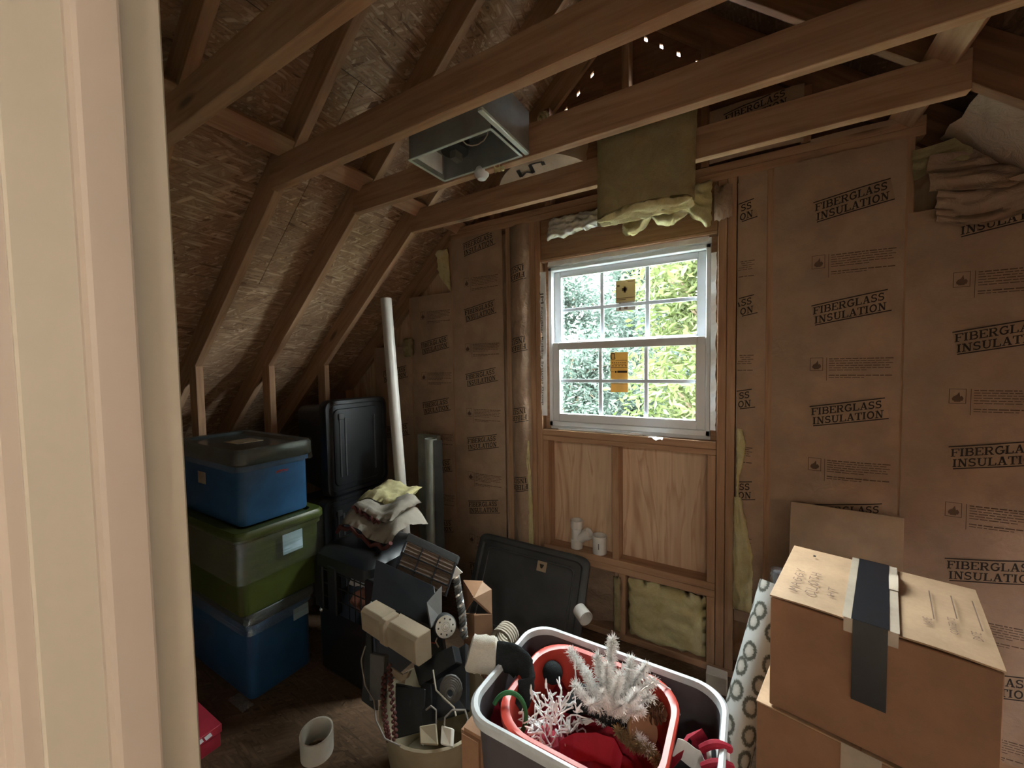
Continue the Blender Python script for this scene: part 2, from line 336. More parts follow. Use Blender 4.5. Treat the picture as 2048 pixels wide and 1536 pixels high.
def font_mesh(text, size):
    cu = bpy.data.curves.new('txt', 'FONT'); cu.body = text; cu.size = size; cu.resolution_u = 2
    o = bpy.data.objects.new('txt', cu); COL.objects.link(o)
    me = bpy.data.meshes.new_from_object(o.evaluated_get(bpy.context.evaluated_depsgraph_get()))
    vs_ = [(v.co.x, v.co.y) for v in me.vertices]; fs = [tuple(p.vertices) for p in me.polygons]
    bpy.data.objects.remove(o); bpy.data.curves.remove(cu); bpy.data.meshes.remove(me); return vs_, fs
_l1, _l2 = slab_word('FIBERGLASS', .236, .031), slab_word('INSULATION', .236, .031)
def f_block():
    """the slanted two-line stamp, origin at the left end of the top rule, slanted upwards to the right; returns (band quads, ink quads)"""
    Q = []
    for (x, y, w) in ((0, -.001, .25), (.014, -.088, .25)):
        m = 8
        for i in range(m): Q.append([(x+w*i/m, y-.0022), (x+w*(i+1)/m, y-.0022), (x+w*(i+1)/m, y+.0022), (x+w*i/m, y+.0022)])
    Q += [[(p[0]+.006, p[1]-.0405) for p in q] for q in _l1]
    Q += [[(p[0]+.012, p[1]-.0815) for p in q] for q in _l2]
    S = []; m = 16; nr = 6
    for i in range(m):
        for j in range(nr):
            f0, f1 = j/nr, (j+1)/nr; X = lambda i_, f: .25*i_/m+.016*f; Yv = lambda f: -.003-.083*f
            S.append([(X(i, f1), Yv(f1)), (X(i+1, f1), Yv(f1)), (X(i+1, f0), Yv(f0)), (X(i, f0), Yv(f0))])
    sl_ = math.tan(math.radians(10.2)); sh = lambda L: [[(p[0], p[1]+p[0]*sl_) for p in q] for q in L]
    return sh(S), sh(Q)
FB, FQ = f_block()
_r = random.Random(3)
def w_block():
    """flame pictogram in a square and lines of small print, origin at its top left; returns quads"""
    Q = []
    def rule(x, y, w, t_, m=1):
        for i in range(m): Q.append([(x+w*i/m, y-t_), (x+w*(i+1)/m, y-t_), (x+w*(i+1)/m, y), (x+w*i/m, y)])
    s = .046
    for a in ((0, 0, s, .002), (0, -.055, s, .002)): rule(*a)
    for x in (0, s-.002, .057): Q.append([(x, -.057 if x < .05 else -.10), (x+.002, -.057 if x < .05 else -.10), (x+.002, 0), (x, 0)])
    fl = [(.010, -.046), (.036, -.046), (.039, -.036), (.034, -.027), (.030, -.030), (.027, -.012), (.021, -.024), (.012, -.030), (.008, -.038)]
    Q.append(fl)
    Q.append([(.014, -.046), (.031, -.046), (.031, -.050), (.014, -.050)])
    y = -.004
    for k in range(9):
        if k == 6: y -= .012; continue
        x = .066; end = .275 if k not in (5, 8) else .19
        while x < end-.01:
            w_ = _r.uniform(.008, .026); w_ = min(w_, end-x); rule(x, y, w_, .0042 if k in (0, 7) else .003); x += w_+.0035
        y -= .0098
    return Q
WQ = w_block()

# ------------------------------------------------------------------ the setting: floor, roof, walls
YW = 2.2                                   # face of the studs of the window wall
RZ = lambda x: 4.012+.87*x if x < -.609 else 2.953-.87*x     # underside of the rafters
fl = struct(thing('floor'), 'brown oriented strand board floor')
for i, x0 in enumerate((-4.7, -2.26, .18)):
    for j, y0 in enumerate((.16, 1.38)):
        x1, y1 = min(x0+2.437, 2.75), min(y0+1.217, 2.33)
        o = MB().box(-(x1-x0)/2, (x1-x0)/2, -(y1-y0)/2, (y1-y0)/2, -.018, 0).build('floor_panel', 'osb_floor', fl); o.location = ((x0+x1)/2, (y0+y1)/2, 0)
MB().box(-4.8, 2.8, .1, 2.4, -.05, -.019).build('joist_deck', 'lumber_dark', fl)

ce = struct(thing('ceiling'), 'sloping attic roof of strand board sheathing on lumber rafters')
ANG = math.atan(.87); CA = math.cos(ANG); RD = .14; APX = (-.609, 3.482)
for side in (-1, 1):
    d = Vector((side*math.cos(ANG), 0, -math.sin(ANG))); nrm = Vector((side*math.sin(ANG), 0, math.cos(ANG)))   # down-slope and outward
    ap = Vector((APX[0], 0, APX[1]))
    for y in (-.194, .216, .626, 1.036, 1.446, 1.85, 2.262):
        yc = y+.019
        if side == 1 and y < 1: pass
        if y < .15: continue
        L = 4.75 if side < 0 else 3.5
        a = ap+Vector((0, yc, 0))+nrm*(RD/2)-d*(.04); b = a+d*L
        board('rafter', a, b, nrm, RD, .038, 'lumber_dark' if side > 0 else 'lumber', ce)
    # sheathing: rows up the slope, half-lapped
    k = 0; s0 = -.127
    top = ap+nrm*(RD+.0065)
    for r_ in range(4 if side < 0 else 3):
        s1 = s0+1.217
        for (y0, y1) in (((.15, 1.245), (1.248, 2.42)) if r_ % 2 else ((.15, 1.86), (1.863, 2.42))):
            c = top+d*((s0+s1)/2)+Vector((0, (y0+y1)/2, 0))
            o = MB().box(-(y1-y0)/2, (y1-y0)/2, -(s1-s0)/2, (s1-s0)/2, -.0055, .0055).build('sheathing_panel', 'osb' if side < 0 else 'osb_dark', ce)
            y_ = -d; x_ = Vector((0, 1, 0)); z_ = x_.cross(y_)
            o.matrix_basis = Matrix(((x_.x, y_.x, z_.x, c.x), (x_.y, y_.y, z_.y, c.y), (x_.z, y_.z, z_.z, c.z), (0, 0, 0, 1)))
        s0 = s1+.003
    c0 = top+nrm*.03
    e0, e1 = c0-d*.165, c0+d*(4.9 if side < 0 else 3.7)
    MB().add([e0+Vector((0, .1, 0)), e0+Vector((0, 2.5, 0)), e1+Vector((0, 2.5, 0)), e1+Vector((0, .1, 0)), e0+nrm*.02+Vector((0, .1, 0)), e0+nrm*.02+Vector((0, 2.5, 0)), e1+nrm*.02+Vector((0, 2.5, 0)), e1+nrm*.02+Vector((0, .1, 0))],
             [(0, 1, 2, 3), (4, 7, 6, 5), (0, 4, 5, 1), (1, 5, 6, 2), (2, 6, 7, 3), (3, 7, 4, 0)]).build('shingles', 'shingle', ce)
board('ridge_board', (APX[0], .15, 3.56), (APX[0], 2.29, 3.56), (0, 0, 1), .19, .038, 'lumber_dark', ce)
# collar ties, nailed to the far side of the rafters
for y, z0 in ((.626, 2.37), (1.036, 2.375), (1.446, 2.395), (1.85, 2.405)):
    zc = z0+.0625; xl = (zc+.02-4.012)/.87+.02; xr = (2.953-zc-.02)/.87-.02
    board('collar_tie', (xl-.06, y-.02, zc), (xr+.06, y-.02, zc), (0, 0, 1), .125, .038, 'lumber', ce)
# flat blocking between the rafters
for side in (-1, 1):
    d = Vector((side*math.cos(ANG), 0, -math.sin(ANG))); nrm = Vector((side*math.sin(ANG), 0, math.cos(ANG)))
    xb = -1.712 if side < 0 else .50
    for (y0, y1) in ((.254, .626), (.664, 1.036), (1.074, 1.446), (1.484, 1.85), (1.888, 2.262)):
        z = RZ(xb); p = Vector((xb, 0, z))+nrm*.021
        board('blocking', p+Vector((0, y0+.002, 0)), p+Vector((0, y1-.002, 0)), d, .089, .038, 'lumber', ce)

wb = struct(thing('wall_back'), 'window wall of open studs with paper faced insulation')
WX0, WX1, WZ0, WZ1 = -1.10, -.142, 1.185, 2.207
def vstud(x0, x1, z0, z1, y0=YW, mat='lumber', name='stud'):
    return board(name, ((x0+x1)/2, y0+.0445, z0), ((x0+x1)/2, y0+.0445, z1), (0, 1, 0), .089, x1-x0, mat, wb)
PZ = 2.455
for (x0, x1) in ((-1.182, -1.144), (-1.142, -1.104), (-.140, -.102), (-.100, -.062), (.060, .098), (.512, .550), (.94, .978), (1.35, 1.388), (-1.352, -1.312), (-1.815, -1.775), (-2.215, -2.175), (-2.62, -2.582), (-3.03, -2.99)):
    zt = min(PZ, RZ((x0+x1)/2)+.0)
    vstud(x0, x1, .038, zt)
board('bottom_plate', (-3.6, YW+.0445, .019), (1.6, YW+.0445, .019), (0, 1, 0), .089, .038, 'lumber', wb)
for k in (0, 1):
    board('top_plate', (-1.80, YW+.0445, PZ+.019+.039*k), (.58, YW+.0445, PZ+.019+.039*k), (0, 1, 0), .089, .038, 'lumber', wb)
board('header', (-1.102, YW+.03, 2.338), (-.142, YW+.03, 2.338), (0, 0, 1), .232, .05, 'header_wood', wb)
board('header_bottom', (-1.102, YW+.0445, 2.214), (-.142, YW+.0445, 2.214), (0, 1, 0), .089, .014, 'lumber', wb)
board('sill_plate', (-1.102, YW+.0445, 1.166), (-.142, YW+.0445, 1.166), (0, 1, 0), .089, .038, 'lumber', wb)
board('sill_plate', (-1.102, YW+.0445, 1.132), (-.142, YW+.0445, 1.132), (0, 1, 0), .089, .028, 'lumber', wb)
for (x0, x1, z0, z1) in ((-.668, -.630, .464, 1.117), (-.181, -.143, .464, 1.117), (-1.102, -1.064, .464, 1.117), (-.632, -.594, .038, .388), (-.181, -.143, .038, .388), (-1.102, -1.064, .038, .388)):
    vstud(x0, x1, z0, z1, name='cripple_stud')
for z in (.445, .407):
    board('ledger', (-1.102, YW+.0445, z), (-.142, YW+.0445, z), (0, 1, 0), .089, .037, 'lumber', wb)
# sheathing outside the studs, with the window and the gable vent cut out
YS = YW+.0905
def panel(x0, x1, z0, z1, mat='plywood', name='sheathing_panel'):
    o = MB().box(-(x1-x0)/2, (x1-x0)/2, 0, .015, -(z1-z0)/2, (z1-z0)/2).build(name, mat, wb); o.location = ((x0+x1)/2, YS, (z0+z1)/2); return o
panel(-1.85, WX0, 0, 2.56); panel(WX0, WX1, 0, WZ0); panel(WX0, WX1, WZ1, 2.56); panel(WX1, .95, 0, 2.56)
panel(.95, 2.6, 0, 2.6); panel(-3.07, -1.85, 0, 2.6); panel(-4.7, -3.07, 0, 1.7)
# gable above the plates: vent opening, and small slots of daylight under the rake
def poly(pts, mat='plywood', y=YS, th=.015, name='sheathing_panel'):
    n = len(pts); m = MB()
    m.add([(p[0], y, p[1]) for p in pts]+[(p[0], y+th, p[1]) for p in pts],
          [tuple(range(n))[::-1], tuple(range(n, 2*n))]+[(i, (i+1) % n, n+(i+1) % n, n+i) for i in range(n)])
    return m.build(name, mat, wb)
GL = lambda x: RZ(x)-.075                      # line of the slots
VX0, VX1, VZ0, VZ1 = -.735, -.455, 2.72, 3.06
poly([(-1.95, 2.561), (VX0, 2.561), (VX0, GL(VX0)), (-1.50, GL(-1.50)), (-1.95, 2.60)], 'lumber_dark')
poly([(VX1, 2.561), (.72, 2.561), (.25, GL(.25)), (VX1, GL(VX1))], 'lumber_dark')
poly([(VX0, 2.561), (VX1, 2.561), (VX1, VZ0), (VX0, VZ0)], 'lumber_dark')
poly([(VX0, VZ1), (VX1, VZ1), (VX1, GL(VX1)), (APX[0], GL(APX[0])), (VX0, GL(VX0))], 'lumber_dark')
def rake(xs, side):
    # strips above the slot line, broken by the slots
    e = .30
    for a, b in xs:
        poly([(a, GL(a)), (b, GL(b)), (b, RZ(b)+e), (a, RZ(a)+e)], 'lumber_dark', YS)
    
slotsL = [-1.045, -.965, -.885, -.80]; slotsR = [-.50, -.42, -.335, -.245]; SW = .017
def spans(x0, x1, sl_):
    cur = x0; out = []
    for s_ in sl_: out.append((cur, s_-SW/2)); cur = s_+SW/2
    out.append((cur, x1)); return out
rake(spans(-1.50, APX[0], slotsL), -1); rake(spans(APX[0], .25, slotsR), 1)
for s_ in slotsL+slotsR:
    poly([(s_-SW/2, GL(s_-SW/2)+.022), (s_+SW/2, GL(s_+SW/2)+.022), (s_+SW/2, RZ(s_)+.3), (s_-SW/2, RZ(s_)+.3)], 'lumber_dark')
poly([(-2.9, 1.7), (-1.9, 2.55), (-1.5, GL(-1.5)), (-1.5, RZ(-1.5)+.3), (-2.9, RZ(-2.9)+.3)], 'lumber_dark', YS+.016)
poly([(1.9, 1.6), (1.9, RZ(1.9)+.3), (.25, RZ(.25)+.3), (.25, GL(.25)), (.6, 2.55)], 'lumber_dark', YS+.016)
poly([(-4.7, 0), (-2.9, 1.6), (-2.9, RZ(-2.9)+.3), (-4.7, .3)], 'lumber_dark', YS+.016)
for x in (-1.45, -1.05, -.20, .20):
    vstud(x-.019, x+.019, 2.535, RZ(x), name='gable_stud', mat='lumber_dark')
vstud(-.605, -.567, 2.535, 3.40, name='gable_stud')
vent = struct(thing('window_2'), 'white louvred gable vent high in the attic wall')
for (x0, x1, z0, z1) in ((VX0-.01, VX1+.01, VZ0-.012, VZ0), (VX0-.01, VX1+.01, VZ1, VZ1+.012), (VX0-.012, VX0, VZ0, VZ1), (VX1, VX1+.012, VZ0, VZ1)):
    MB().box(x0, x1, YS-.002, YS+.045, z0, z1).build('vent_frame', 'vinyl_white', vent)
z = VZ0+.01
while z < VZ1-.02:
    MB().obox(((VX0+VX1)/2, YS+.03, z+.015), ((VX1-VX0)/2, 0, 0), (0, .022, -.016), (0, .0016, .0022)).build('louver', 'vinyl_white', vent); z += .045

# other walls (closing the eaves, the doorway wall, the hallway behind the camera)
wl = struct(thing('wall_left'), 'low open knee wall of studs under the rafters')
for y in (.216, .626, 1.036, 1.446, 1.85):
    board('stud', (-2.80, y+.019, .038), (-2.80, y+.019, RZ(-2.80)+.03), (1, 0, 0), .089, .038, 'lumber', wl)
board('bottom_plate', (-2.80, .16, .019), (-2.80, 2.2, .019), (1, 0, 0), .089, .038, 'lumber', wl)
MB().box(-4.2, -4.15, .1, 2.4, 0, .62).build('fascia', 'lumber_dark', wl)
wr = struct(thing('wall_right'), 'low knee wall on the dark right side')
for y in (.216, .626, 1.036, 1.446, 1.85):
    board('stud', (1.58, y+.019, .038), (1.58, y+.019, RZ(1.58)), (1, 0, 0), .089, .038, 'lumber_dark', wr)
MB().box(2.5, 2.55, .1, 2.4, 0, 1.2).build('fascia', 'lumber_dark', wr)
JX, KX, JT = -.42, .26, 2.06
wf = struct(thing('wall_front'), 'doorway wall beside the camera')
for (x0, x1, z0, z1) in ((-4.7, JX-.03, 0, 4.2), (KX+.03, 2.7, 0, 4.2), (JX-.03, KX+.03, JT+.03, 4.2)):
    MB().box(x0, x1, .045, .14, z0, z1).build('wall_panel', 'drywall', wf)
d1 = struct(thing('door_1'), 'cream painted door frame with a moulded stop')
for s, x in ((-1, JX), (1, KX)):
    MB().box(min(x, x+s*.019), max(x, x+s*.019), .058, .147, 0, JT).build('jamb', 'paint_cream', d1, bevel=.0015)
    st = MB(); L = []
    for z in (0, JT-.012):
        L.append([(x, .0895, z), (x-s*.006, .0895, z), (x-s*.011, .0915, z), (x-s*.012, .0945, z), (x-s*.012, .116, z), (x-s*.0115, .1175, z), (x, .1175, z)])
    st.loops(L).build('door_stop', 'paint_trim', d1, bevel=0)
    L = []
    for z in (0, JT+.05):
        L.append([(x+s*.004, .062, z), (x+s*.004, .050, z), (x+s*.006, .046, z), (x+s*.012, .043, z), (x+s*.014, .037, z), (x+s*.03, .030, z), (x+s*.07, .028, z), (x+s*.07, .062, z)])
    MB().loops(L).build('casing', 'paint_trim', d1)
MB().box(JX, KX, .058, .147, JT, JT+.019).build('jamb', 'paint_cream', d1)
hw = struct(thing('wall_hallway'), 'unseen hallway walls, opened out at left to dim the attic right')  # unseen; deep dark recess at left keeps hallway light off the right wall
for a in ((-4.6, -4.55, -5.0, .045, 0, 2.45), (1.4, 1.45, -2.2, .045, 0, 2.45), (-.65, 1.45, -2.25, -2.2, 0, 2.45), (-.65, -.6, -5.0, -2.25, 0, 2.45), (-4.6, -.6, -5.05, -5.0, 0, 2.45), (-4.6, 1.45, -5.05, .045, 2.45, 2.5), (-4.6, 1.45, -5.05, .1, -.05, 0)):
    MB().box(*a).build('wall_panel', 'drywall', hw)
lm = thing('fill_lamp', 'added unseen fill lamp on the hallway ceiling behind the camera', 'lamp', (.55, -1.55, 2.45))  # added out of view to brighten the lower window wall through the doorway
MB().lathe([(.001, 0), (.16, 0), (.16, .03), (.15, .032)], 24, (.55, -1.55, 2.45), (0, 0, -1)).build('lamp_base', 'vinyl_white', lm, True)
MB().lathe([(.15, .03), (.145, .06), (.11, .105), (.06, .13), (.001, .138)], 24, (.55, -1.55, 2.45), (0, 0, -1)).build('lamp_bowl', 'lamp_glow', lm, True)
lm = thing('wall_lamp', 'round frosted wall lamp in the hallway beside the doorway', 'lamp', (1.4, -.13, 1.75))
MB().lathe([(.001, 0), (.06, 0), (.06, .02), (.02, .025), (.02, .06)], 24, (1.4, -.13, 1.75), (-1, 0, 0)).build('lamp_base', 'vinyl_white', lm, True)
MB().lathe([(.08*math.sin(math.pi*i/14)+.0005, .13-.08*math.cos(math.pi*i/14)) for i in range(15)], 24, (1.4, -.13, 1.75), (-1, 0, 0)).build('lamp_globe', 'lamp_glow', lm, True)

# ------------------------------------------------------------------ window
wn_ = struct(thing('window_1'), 'white vinyl double hung window with grilles and paper labels')
FX0, FX1, FZ0, FZ1 = -1.066, -.172, 1.205, 2.172
for (x0, x1, z0, z1) in ((FX0, FX0+.022, FZ0, FZ1), (FX1-.022, FX1, FZ0, FZ1), (FX0, FX1, FZ1-.022, FZ1), (FX0, FX1, FZ0, FZ0+.03)):
    MB().box(x0, x1, YW+.028, YW+.115, z0, z1).build('window_frame', 'vinyl_white', wn_, bevel=.003)
for (x0, x1, z0, z1) in ((WX0, FX0, WZ0, WZ1), (FX1, WX1, WZ0, WZ1), (FX0, FX1, FZ1, WZ1), (FX0, FX1, WZ0, FZ0)):
    MB().box(x0, x1, YW+.05, YW+.10, z0, z1).build('shim_filler', 'vinyl_white' if z1-z0 < .5 else 'lumber', wn_)
def sash(nm, x0, x1, z0, z1, y, st, rb, rt, munt_z):
    s = MB()
    s.box(x0, x0+st, y, y+.032, z0, z1).box(x1-st, x1, y, y+.032, z0, z1).box(x0+st, x1-st, y, y+.032, z0, z0+rb).box(x0+st, x1-st, y, y+.032, z1-rt, z1)
    o = s.build(nm, 'vinyl_white', wn_, bevel=.003)
    gx0, gx1, gz0, gz1 = x0+st, x1-st, z0+rb, z1-rt; w3 = (gx1-gx0)/3; zm = munt_z
    for i in (1, 2): MB().box(gx0+w3*i-.0105, gx0+w3*i+.0105, y+.014, y+.018, gz0, gz1).build('muntin', 'vinyl_thin', o, bevel=.001)
    MB().box(gx0, gx1, y+.0135, y+.0185, zm-.010, zm+.010).build('muntin', 'vinyl_thin', o, bevel=.001)
    for i in range(3):
        for (a, b) in ((gz0, zm), (zm, gz1)):
            MB().box(gx0+w3*i, gx0+w3*(i+1), y+.022, y+.025, a, b).build('pane', 'glass', o)
    # glazing bead
    b = MB()
    for (a0, a1, c0, c1) in ((gx0-.004, gx0+.006, gz0, gz1), (gx1-.006, gx1+.004, gz0, gz1), (gx0, gx1, gz0-.004, gz0+.006), (gx0, gx1, gz1-.006, gz1+.004)):
        b.box(a0, a1, y-.003, y+.012, c0, c1)
    b.build('glazing_bead', 'vinyl_white', o)
    return o
us = sash('upper_sash', FX0+.022, FX1-.022, 1.685, FZ1-.022, YW+.070, .040, .038, .032, 1.915)
ls = sash('lower_sash', FX0+.022, FX1-.022, FZ0+.03, 1.716, YW+.034, .040, .042, .038, 1.483)
for x in (-.86, -.42): MB().box(x-.03, x+.03, YW+.045, YW+.062, 1.716, 1.726).build('sash_lock', 'vinyl_white', wn_, bevel=.003)
# paper labels stuck on the panes
def sticker(x0, x1, z0, z1, y, mat, mat2=None, zsplit=None):
    t_ = MB(); t_.box(x0, x1, y-.0008, y, zsplit if zsplit else z0, z1); o = t_.build('pane_label', mat, wn_)
    if zsplit: MB().box(x0, x1, y-.0008, y, z0, zsplit).build('label_lower', mat2, o)
    return o
y1 = YW+.034+.0215; y2 = YW+.070+.0215
s2 = sticker(-.690, -.590, 1.420, 1.647, y1, 'sticker_amber')
pm = MB()
def rz(m, x0, x1, z0, z1, y): m.add([(x0, y, z0), (x1, y, z0), (x1, y, z1), (x0, y, z1)], [(0, 1, 2, 3)])
ys = y1-.0016
for a in ((-.686, -.682, 1.615, 1.64), (-.668, -.664, 1.615, 1.64), (-.686, -.664, 1.637, 1.642), (-.690, -.679, 1.611, 1.616), (-.671, -.660, 1.611, 1.616)): rz(pm, *a, ys)
for z, x0, x1 in ((1.604, -.688, -.662), (1.600, -.66, -.592), (1.577, -.672, -.60), (1.56, -.688, -.592), (1.535, -.688, -.67), (1.4795, -.69, -.592), (1.484, -.686, -.655), (1.466, -.69, -.592)): rz(pm, x0, x1, z, z+.0025, ys)
rz(pm, -.650, -.594, 1.530, 1.542, ys); rz(pm, -.664, -.654, 1.530, 1.541, ys)
for i in range(7): rz(pm, -.682+i*.012, -.674+i*.012, 1.585, 1.589, ys)
for i in range(5): rz(pm, -.68+i*.018, -.67+i*.018, 1.568, 1.572, ys)
pm.build('label_print', 'ink', s2)
s1 = sticker(-.668, -.557, 1.883, 2.055, y2, 'sticker_tan', 'sticker_grey', 1.935)
pm = MB(); ys = y2-.0016
for a in ((-.66, -.645, 2.02, 2.032), (-.60, -.565, 2.043, 2.047), (-.632, -.602, 1.995, 2.012), (-.622, -.61, 1.985, 2.02), (-.664, -.56, 1.953, 1.957), (-.664, -.61, 1.945, 1.949), (-.65, -.637, 1.89, 1.93), (-.62, -.60, 1.892, 1.925)): rz(pm, *a, ys)
pm.build('label_print', 'ink_faint', s1)
# torn white house wrap folded around the rough opening
def ragged(x0, x1, z0, z1, y, side, seed, amp=.008, n=60, mat='white_paper', name='house_wrap'):
    rnd = random.Random(seed); m = MB(); A = []; B_ = []
    for i in range(n+1):
        z = z0+(z1-z0)*i/n; o1 = amp*fbm(seed, z*14)+rnd.uniform(-.0015, .0015); fold = .006*nz(seed+3, z*9)
        if side > 0: A.append((x0, y+.004, z)); B_.append((x1+o1, y-.003+fold, z))
        else: A.append((x0+o1, y-.003+fold, z)); B_.append((x1, y+.004, z))
    m.v = A+B_; m.f = [(i, n+1+i, n+2+i, i+1) for i in range(n)]
    return m.build(name, mat, wb, solid=.0008)
hwrap = ragged(-1.104, -1.068, 1.27, 2.145, YW-.004, -1, 5)
vs_, fs = font_mesh('Fortifiber Building Systems Group', .034)
mx_ = max(v[0] for v in vs_)
MB().add([(-1.099+v[1]*.62, YW-.0105, 1.335+(1-v[0]/mx_)*.60) for v in vs_], [f for f in fs]).build('printed_text', 'ink', hwrap)
vs_, fs = font_mesh('JM', .05); mx_ = max(v[0] for v in vs_)
MB().add([(-1.100+v[1]*.6, YW-.0105, 1.955+(1-v[0]/mx_)*.065) for v in vs_], [f for f in fs]).build('printed_text', 'ink', hwrap)
ragged(-.171, -.146, 1.24, 2.12, YW+.012, 1, 9, .006)
def ragged_h(x0, x1, z0, z1, y, seed, amp=.008, n=50, mat='white_paper'):
    m = MB(); A = []; B_ = []
    for i in range(n+1):
        x = x0+(x1-x0)*i/n; A.append((x, y+.004, z0)); B_.append((x, y-.004+.006*nz(seed+3, x*9), z1+amp*fbm(seed, x*12)))
    m.v = A+B_; m.f = [(i, n+1+i, n+2+i, i+1) for i in range(n)]; return m.build('house_wrap', mat, wb, solid=.0008)
ragged_h(-1.0, -.50, 1.187, 1.196, YW+.010, 12, .011); ragged_h(-.50, -.36, 1.187, 1.19, YW+.006, 15, .006); ragged_h(-1.06, -.18, 2.205, 2.176, YW+.014, 21, .010)
MB().grid(lambda a, b: (-.46+.07*a, YW-.01-.03*b, 1.189+.006*math.sin(a*9)*b-.012*b*a), 8, 4).build('house_wrap', 'white_paper', wb, solid=.001)

# ------------------------------------------------------------------ insulation batts of the window wall
def batt(x0, x1, z0, z1, prints, puff=.012, wr=.004, seed=0, mat='kraft', name='insulation_batt', y=YW-.002, nx=16, dz=.03, warps=None, inset=0):
    xc, hw_ = (x0+x1)/2, (x1-x0)/2
    def f(x, z):
        u = min(1, abs((x-xc)/hw_)); e = 1-u**6
        ez = min(1, (z-z0)/.06, (z1-z)/.06); ez = max(0, ez)
        h = (puff*(1-u**2)*(.6+.4*ez)+wr*fbm(x*1.0+seed*7.1, z*.8, seed, 7)+wr*.9*abs(nz(x*.5+seed*3, z, 4, 19)))*e
        return y-.001-max(h, 0)+inset*e
    nzg = max(4, int((z1-z0)/dz))
    Hh = [[f(x0+(x1-x0)*i/nx, z0+(z1-z0)*j/nzg) for j in range(nzg+1)] for i in range(nx+1)]
    def fs_(x, z):
        a, b = max(0, min(nx-1e-6, (x-x0)/(x1-x0)*nx)), max(0, min(nzg-1e-6, (z-z0)/(z1-z0)*nzg)); i, j = int(a), int(b); a -= i; b -= j
        q = (Hh[i][j], Hh[i+1][j], Hh[i+1][j+1], Hh[i][j+1])
        return min(q[0]*(1-a)*(1-b)+q[1]*a*(1-b)+q[2]*a*b+q[3]*(1-a)*b, q[0]+(q[1]-q[0])*a+(q[2]-q[1])*b if a > b else q[0]+(q[2]-q[3])*a+(q[3]-q[0])*b, q[0]+(q[1]-q[0])*a+(q[3]-q[0])*b if a+b < 1 else q[2]+(q[3]-q[2])*(1-a)+(q[1]-q[2])*(1-b))
    m = MB().grid(lambda a, b: (x0+(x1-x0)*a, Hh[round(a*nx)][round(b*nzg)], z0+(z1-z0)*b), nx, nzg)
    o = m.build(name, mat, wb, smooth=True)
    band, ink, faint = MB(), MB(), MB()
    for kind, px_, pz_, rot in prints:
        for quads, mb, off in (((FB, band, .0010), (FQ, ink, .0026)) if kind == 'F' else ((WQ, faint, .0014),)):
            for q in quads:
                pts = []
                for (a, b) in q:
                    if rot: a, b = -a, -b
                    X, Z = px_+a, pz_+b
                    pts.append((X, Z))
                if min(p[0] for p in pts) < x0+.002 or max(p[0] for p in pts) > x1-.002 or min(p[1] for p in pts) < z0 or max(p[1] for p in pts) > z1: continue
                P3 = [(X, fs_(X, Z)-off-.0008, Z) for X, Z in pts]
                mb.add(P3, [tuple(range(len(P3)))])
    if band.v: band.build('print_band', 'ink_band', o)
    if ink.v: ink.build('printed_text', 'ink', o)
    if faint.v: faint.build('printed_notice', 'ink_faint', o)
    return o
P_ = .4425
batt(.085, .525, .04, PZ, [('F', .227, 2.264-P_*k, 0) for k in range(5)]+[('W', .226, 2.036-P_*k, 0) for k in range(5)], seed=1)
batt(.532, .955, .04, 2.16, [('F', .664, 2.124-P_*k, 0) for k in range(5)]+[('W', .660, 1.907-P_*k, 0) for k in range(5)], seed=2)
batt(.96, 1.37, .04, 1.80, [('F', 1.10, 1.62-P_*k, 0) for k in range(4)]+[('W', 1.10, 1.40-P_*k, 0) for k in range(3)], seed=3)
batt(-1.79, -1.375, .04, PZ, [('F', -1.685, 2.411-P_*k, 0) for k in range(6)]+[('W', -1.682, 2.178-P_*k, 0) for k in range(5)], seed=4, puff=.006, wr=.007)
batt(-2.19, -1.80, .04, 2.1, [('F', -2.088, 2.20-P_*k, 0) for k in range(5)]+[('W', -2.086, 1.985-P_*k, 0) for k in range(5)], seed=5, wr=.008)
batt(-2.60, -2.20, .04, 1.74, [('F', -2.50, 1.55-P_*k, 0) for k in range(4)], seed=6, wr=.009)
# narrow strips either side of the window, the paper cut lengthwise and creased
batt(-1.318, -1.178, .32, PZ, [('F', -1.192, 2.12-P_*k, 1) for k in range(5)], seed=7, puff=.03, wr=.016, mat='kraft_crumpled', nx=18)
batt(-.057, .072, .3, PZ, [('F', -.2425+.005*(k % 2), 2.292-P_*k, 0) for k in range(5)]+[('W', -.262, 2.06-P_*k, 0) for k in range(5)], seed=8, puff=.006, wr=.006, nx=14, y=YW+.006)
# gable batts above the plates
batt(.215, .50, 2.54, RZ(.50), [('F', .227, 2.72, 0)], seed=9, nx=10); batt(-.18, .19, 2.54, RZ(.19), [('F', -.12, 2.75, 0)], seed=10, nx=10, wr=.012)
# sagging, torn batt at the top of the right-hand bay
def crumple(name, x0, x1, z0, z1, y, seed, amp, mat, lab=None):
    def fn(a, b):
        x, z = x0+(x1-x0)*a, z0+(z1-z0)*b
        h = amp*(.9*abs(fbm(x*.7+seed, z*2.0, seed, 3.2))+.35*abs(nz(x+seed, z*3, 2, 9)))
        return (x+.02*nz(z, seed, 0, 6), y-h, z+.03*nz(x, seed, 0, 5)+.02*math.sin(a*5+seed)*(1-b))
    return MB().grid(fn, 26, 22).build(name, mat, wb, smooth=True, solid=.0015)
crumple('insulation_batt', .60, 1.05, 2.10, 2.22, YW-.03, 3, .09, 'kraft_crumpled')
crumple('insulation_batt', .58, 1.02, 2.20, 2.36, YW-.01, 8, .07, 'kraft_crumpled')
crumple('insulation_batt', .54, .70, 2.30, 2.40, YW-.004, 5, .05, 'fiberglass_dusty')
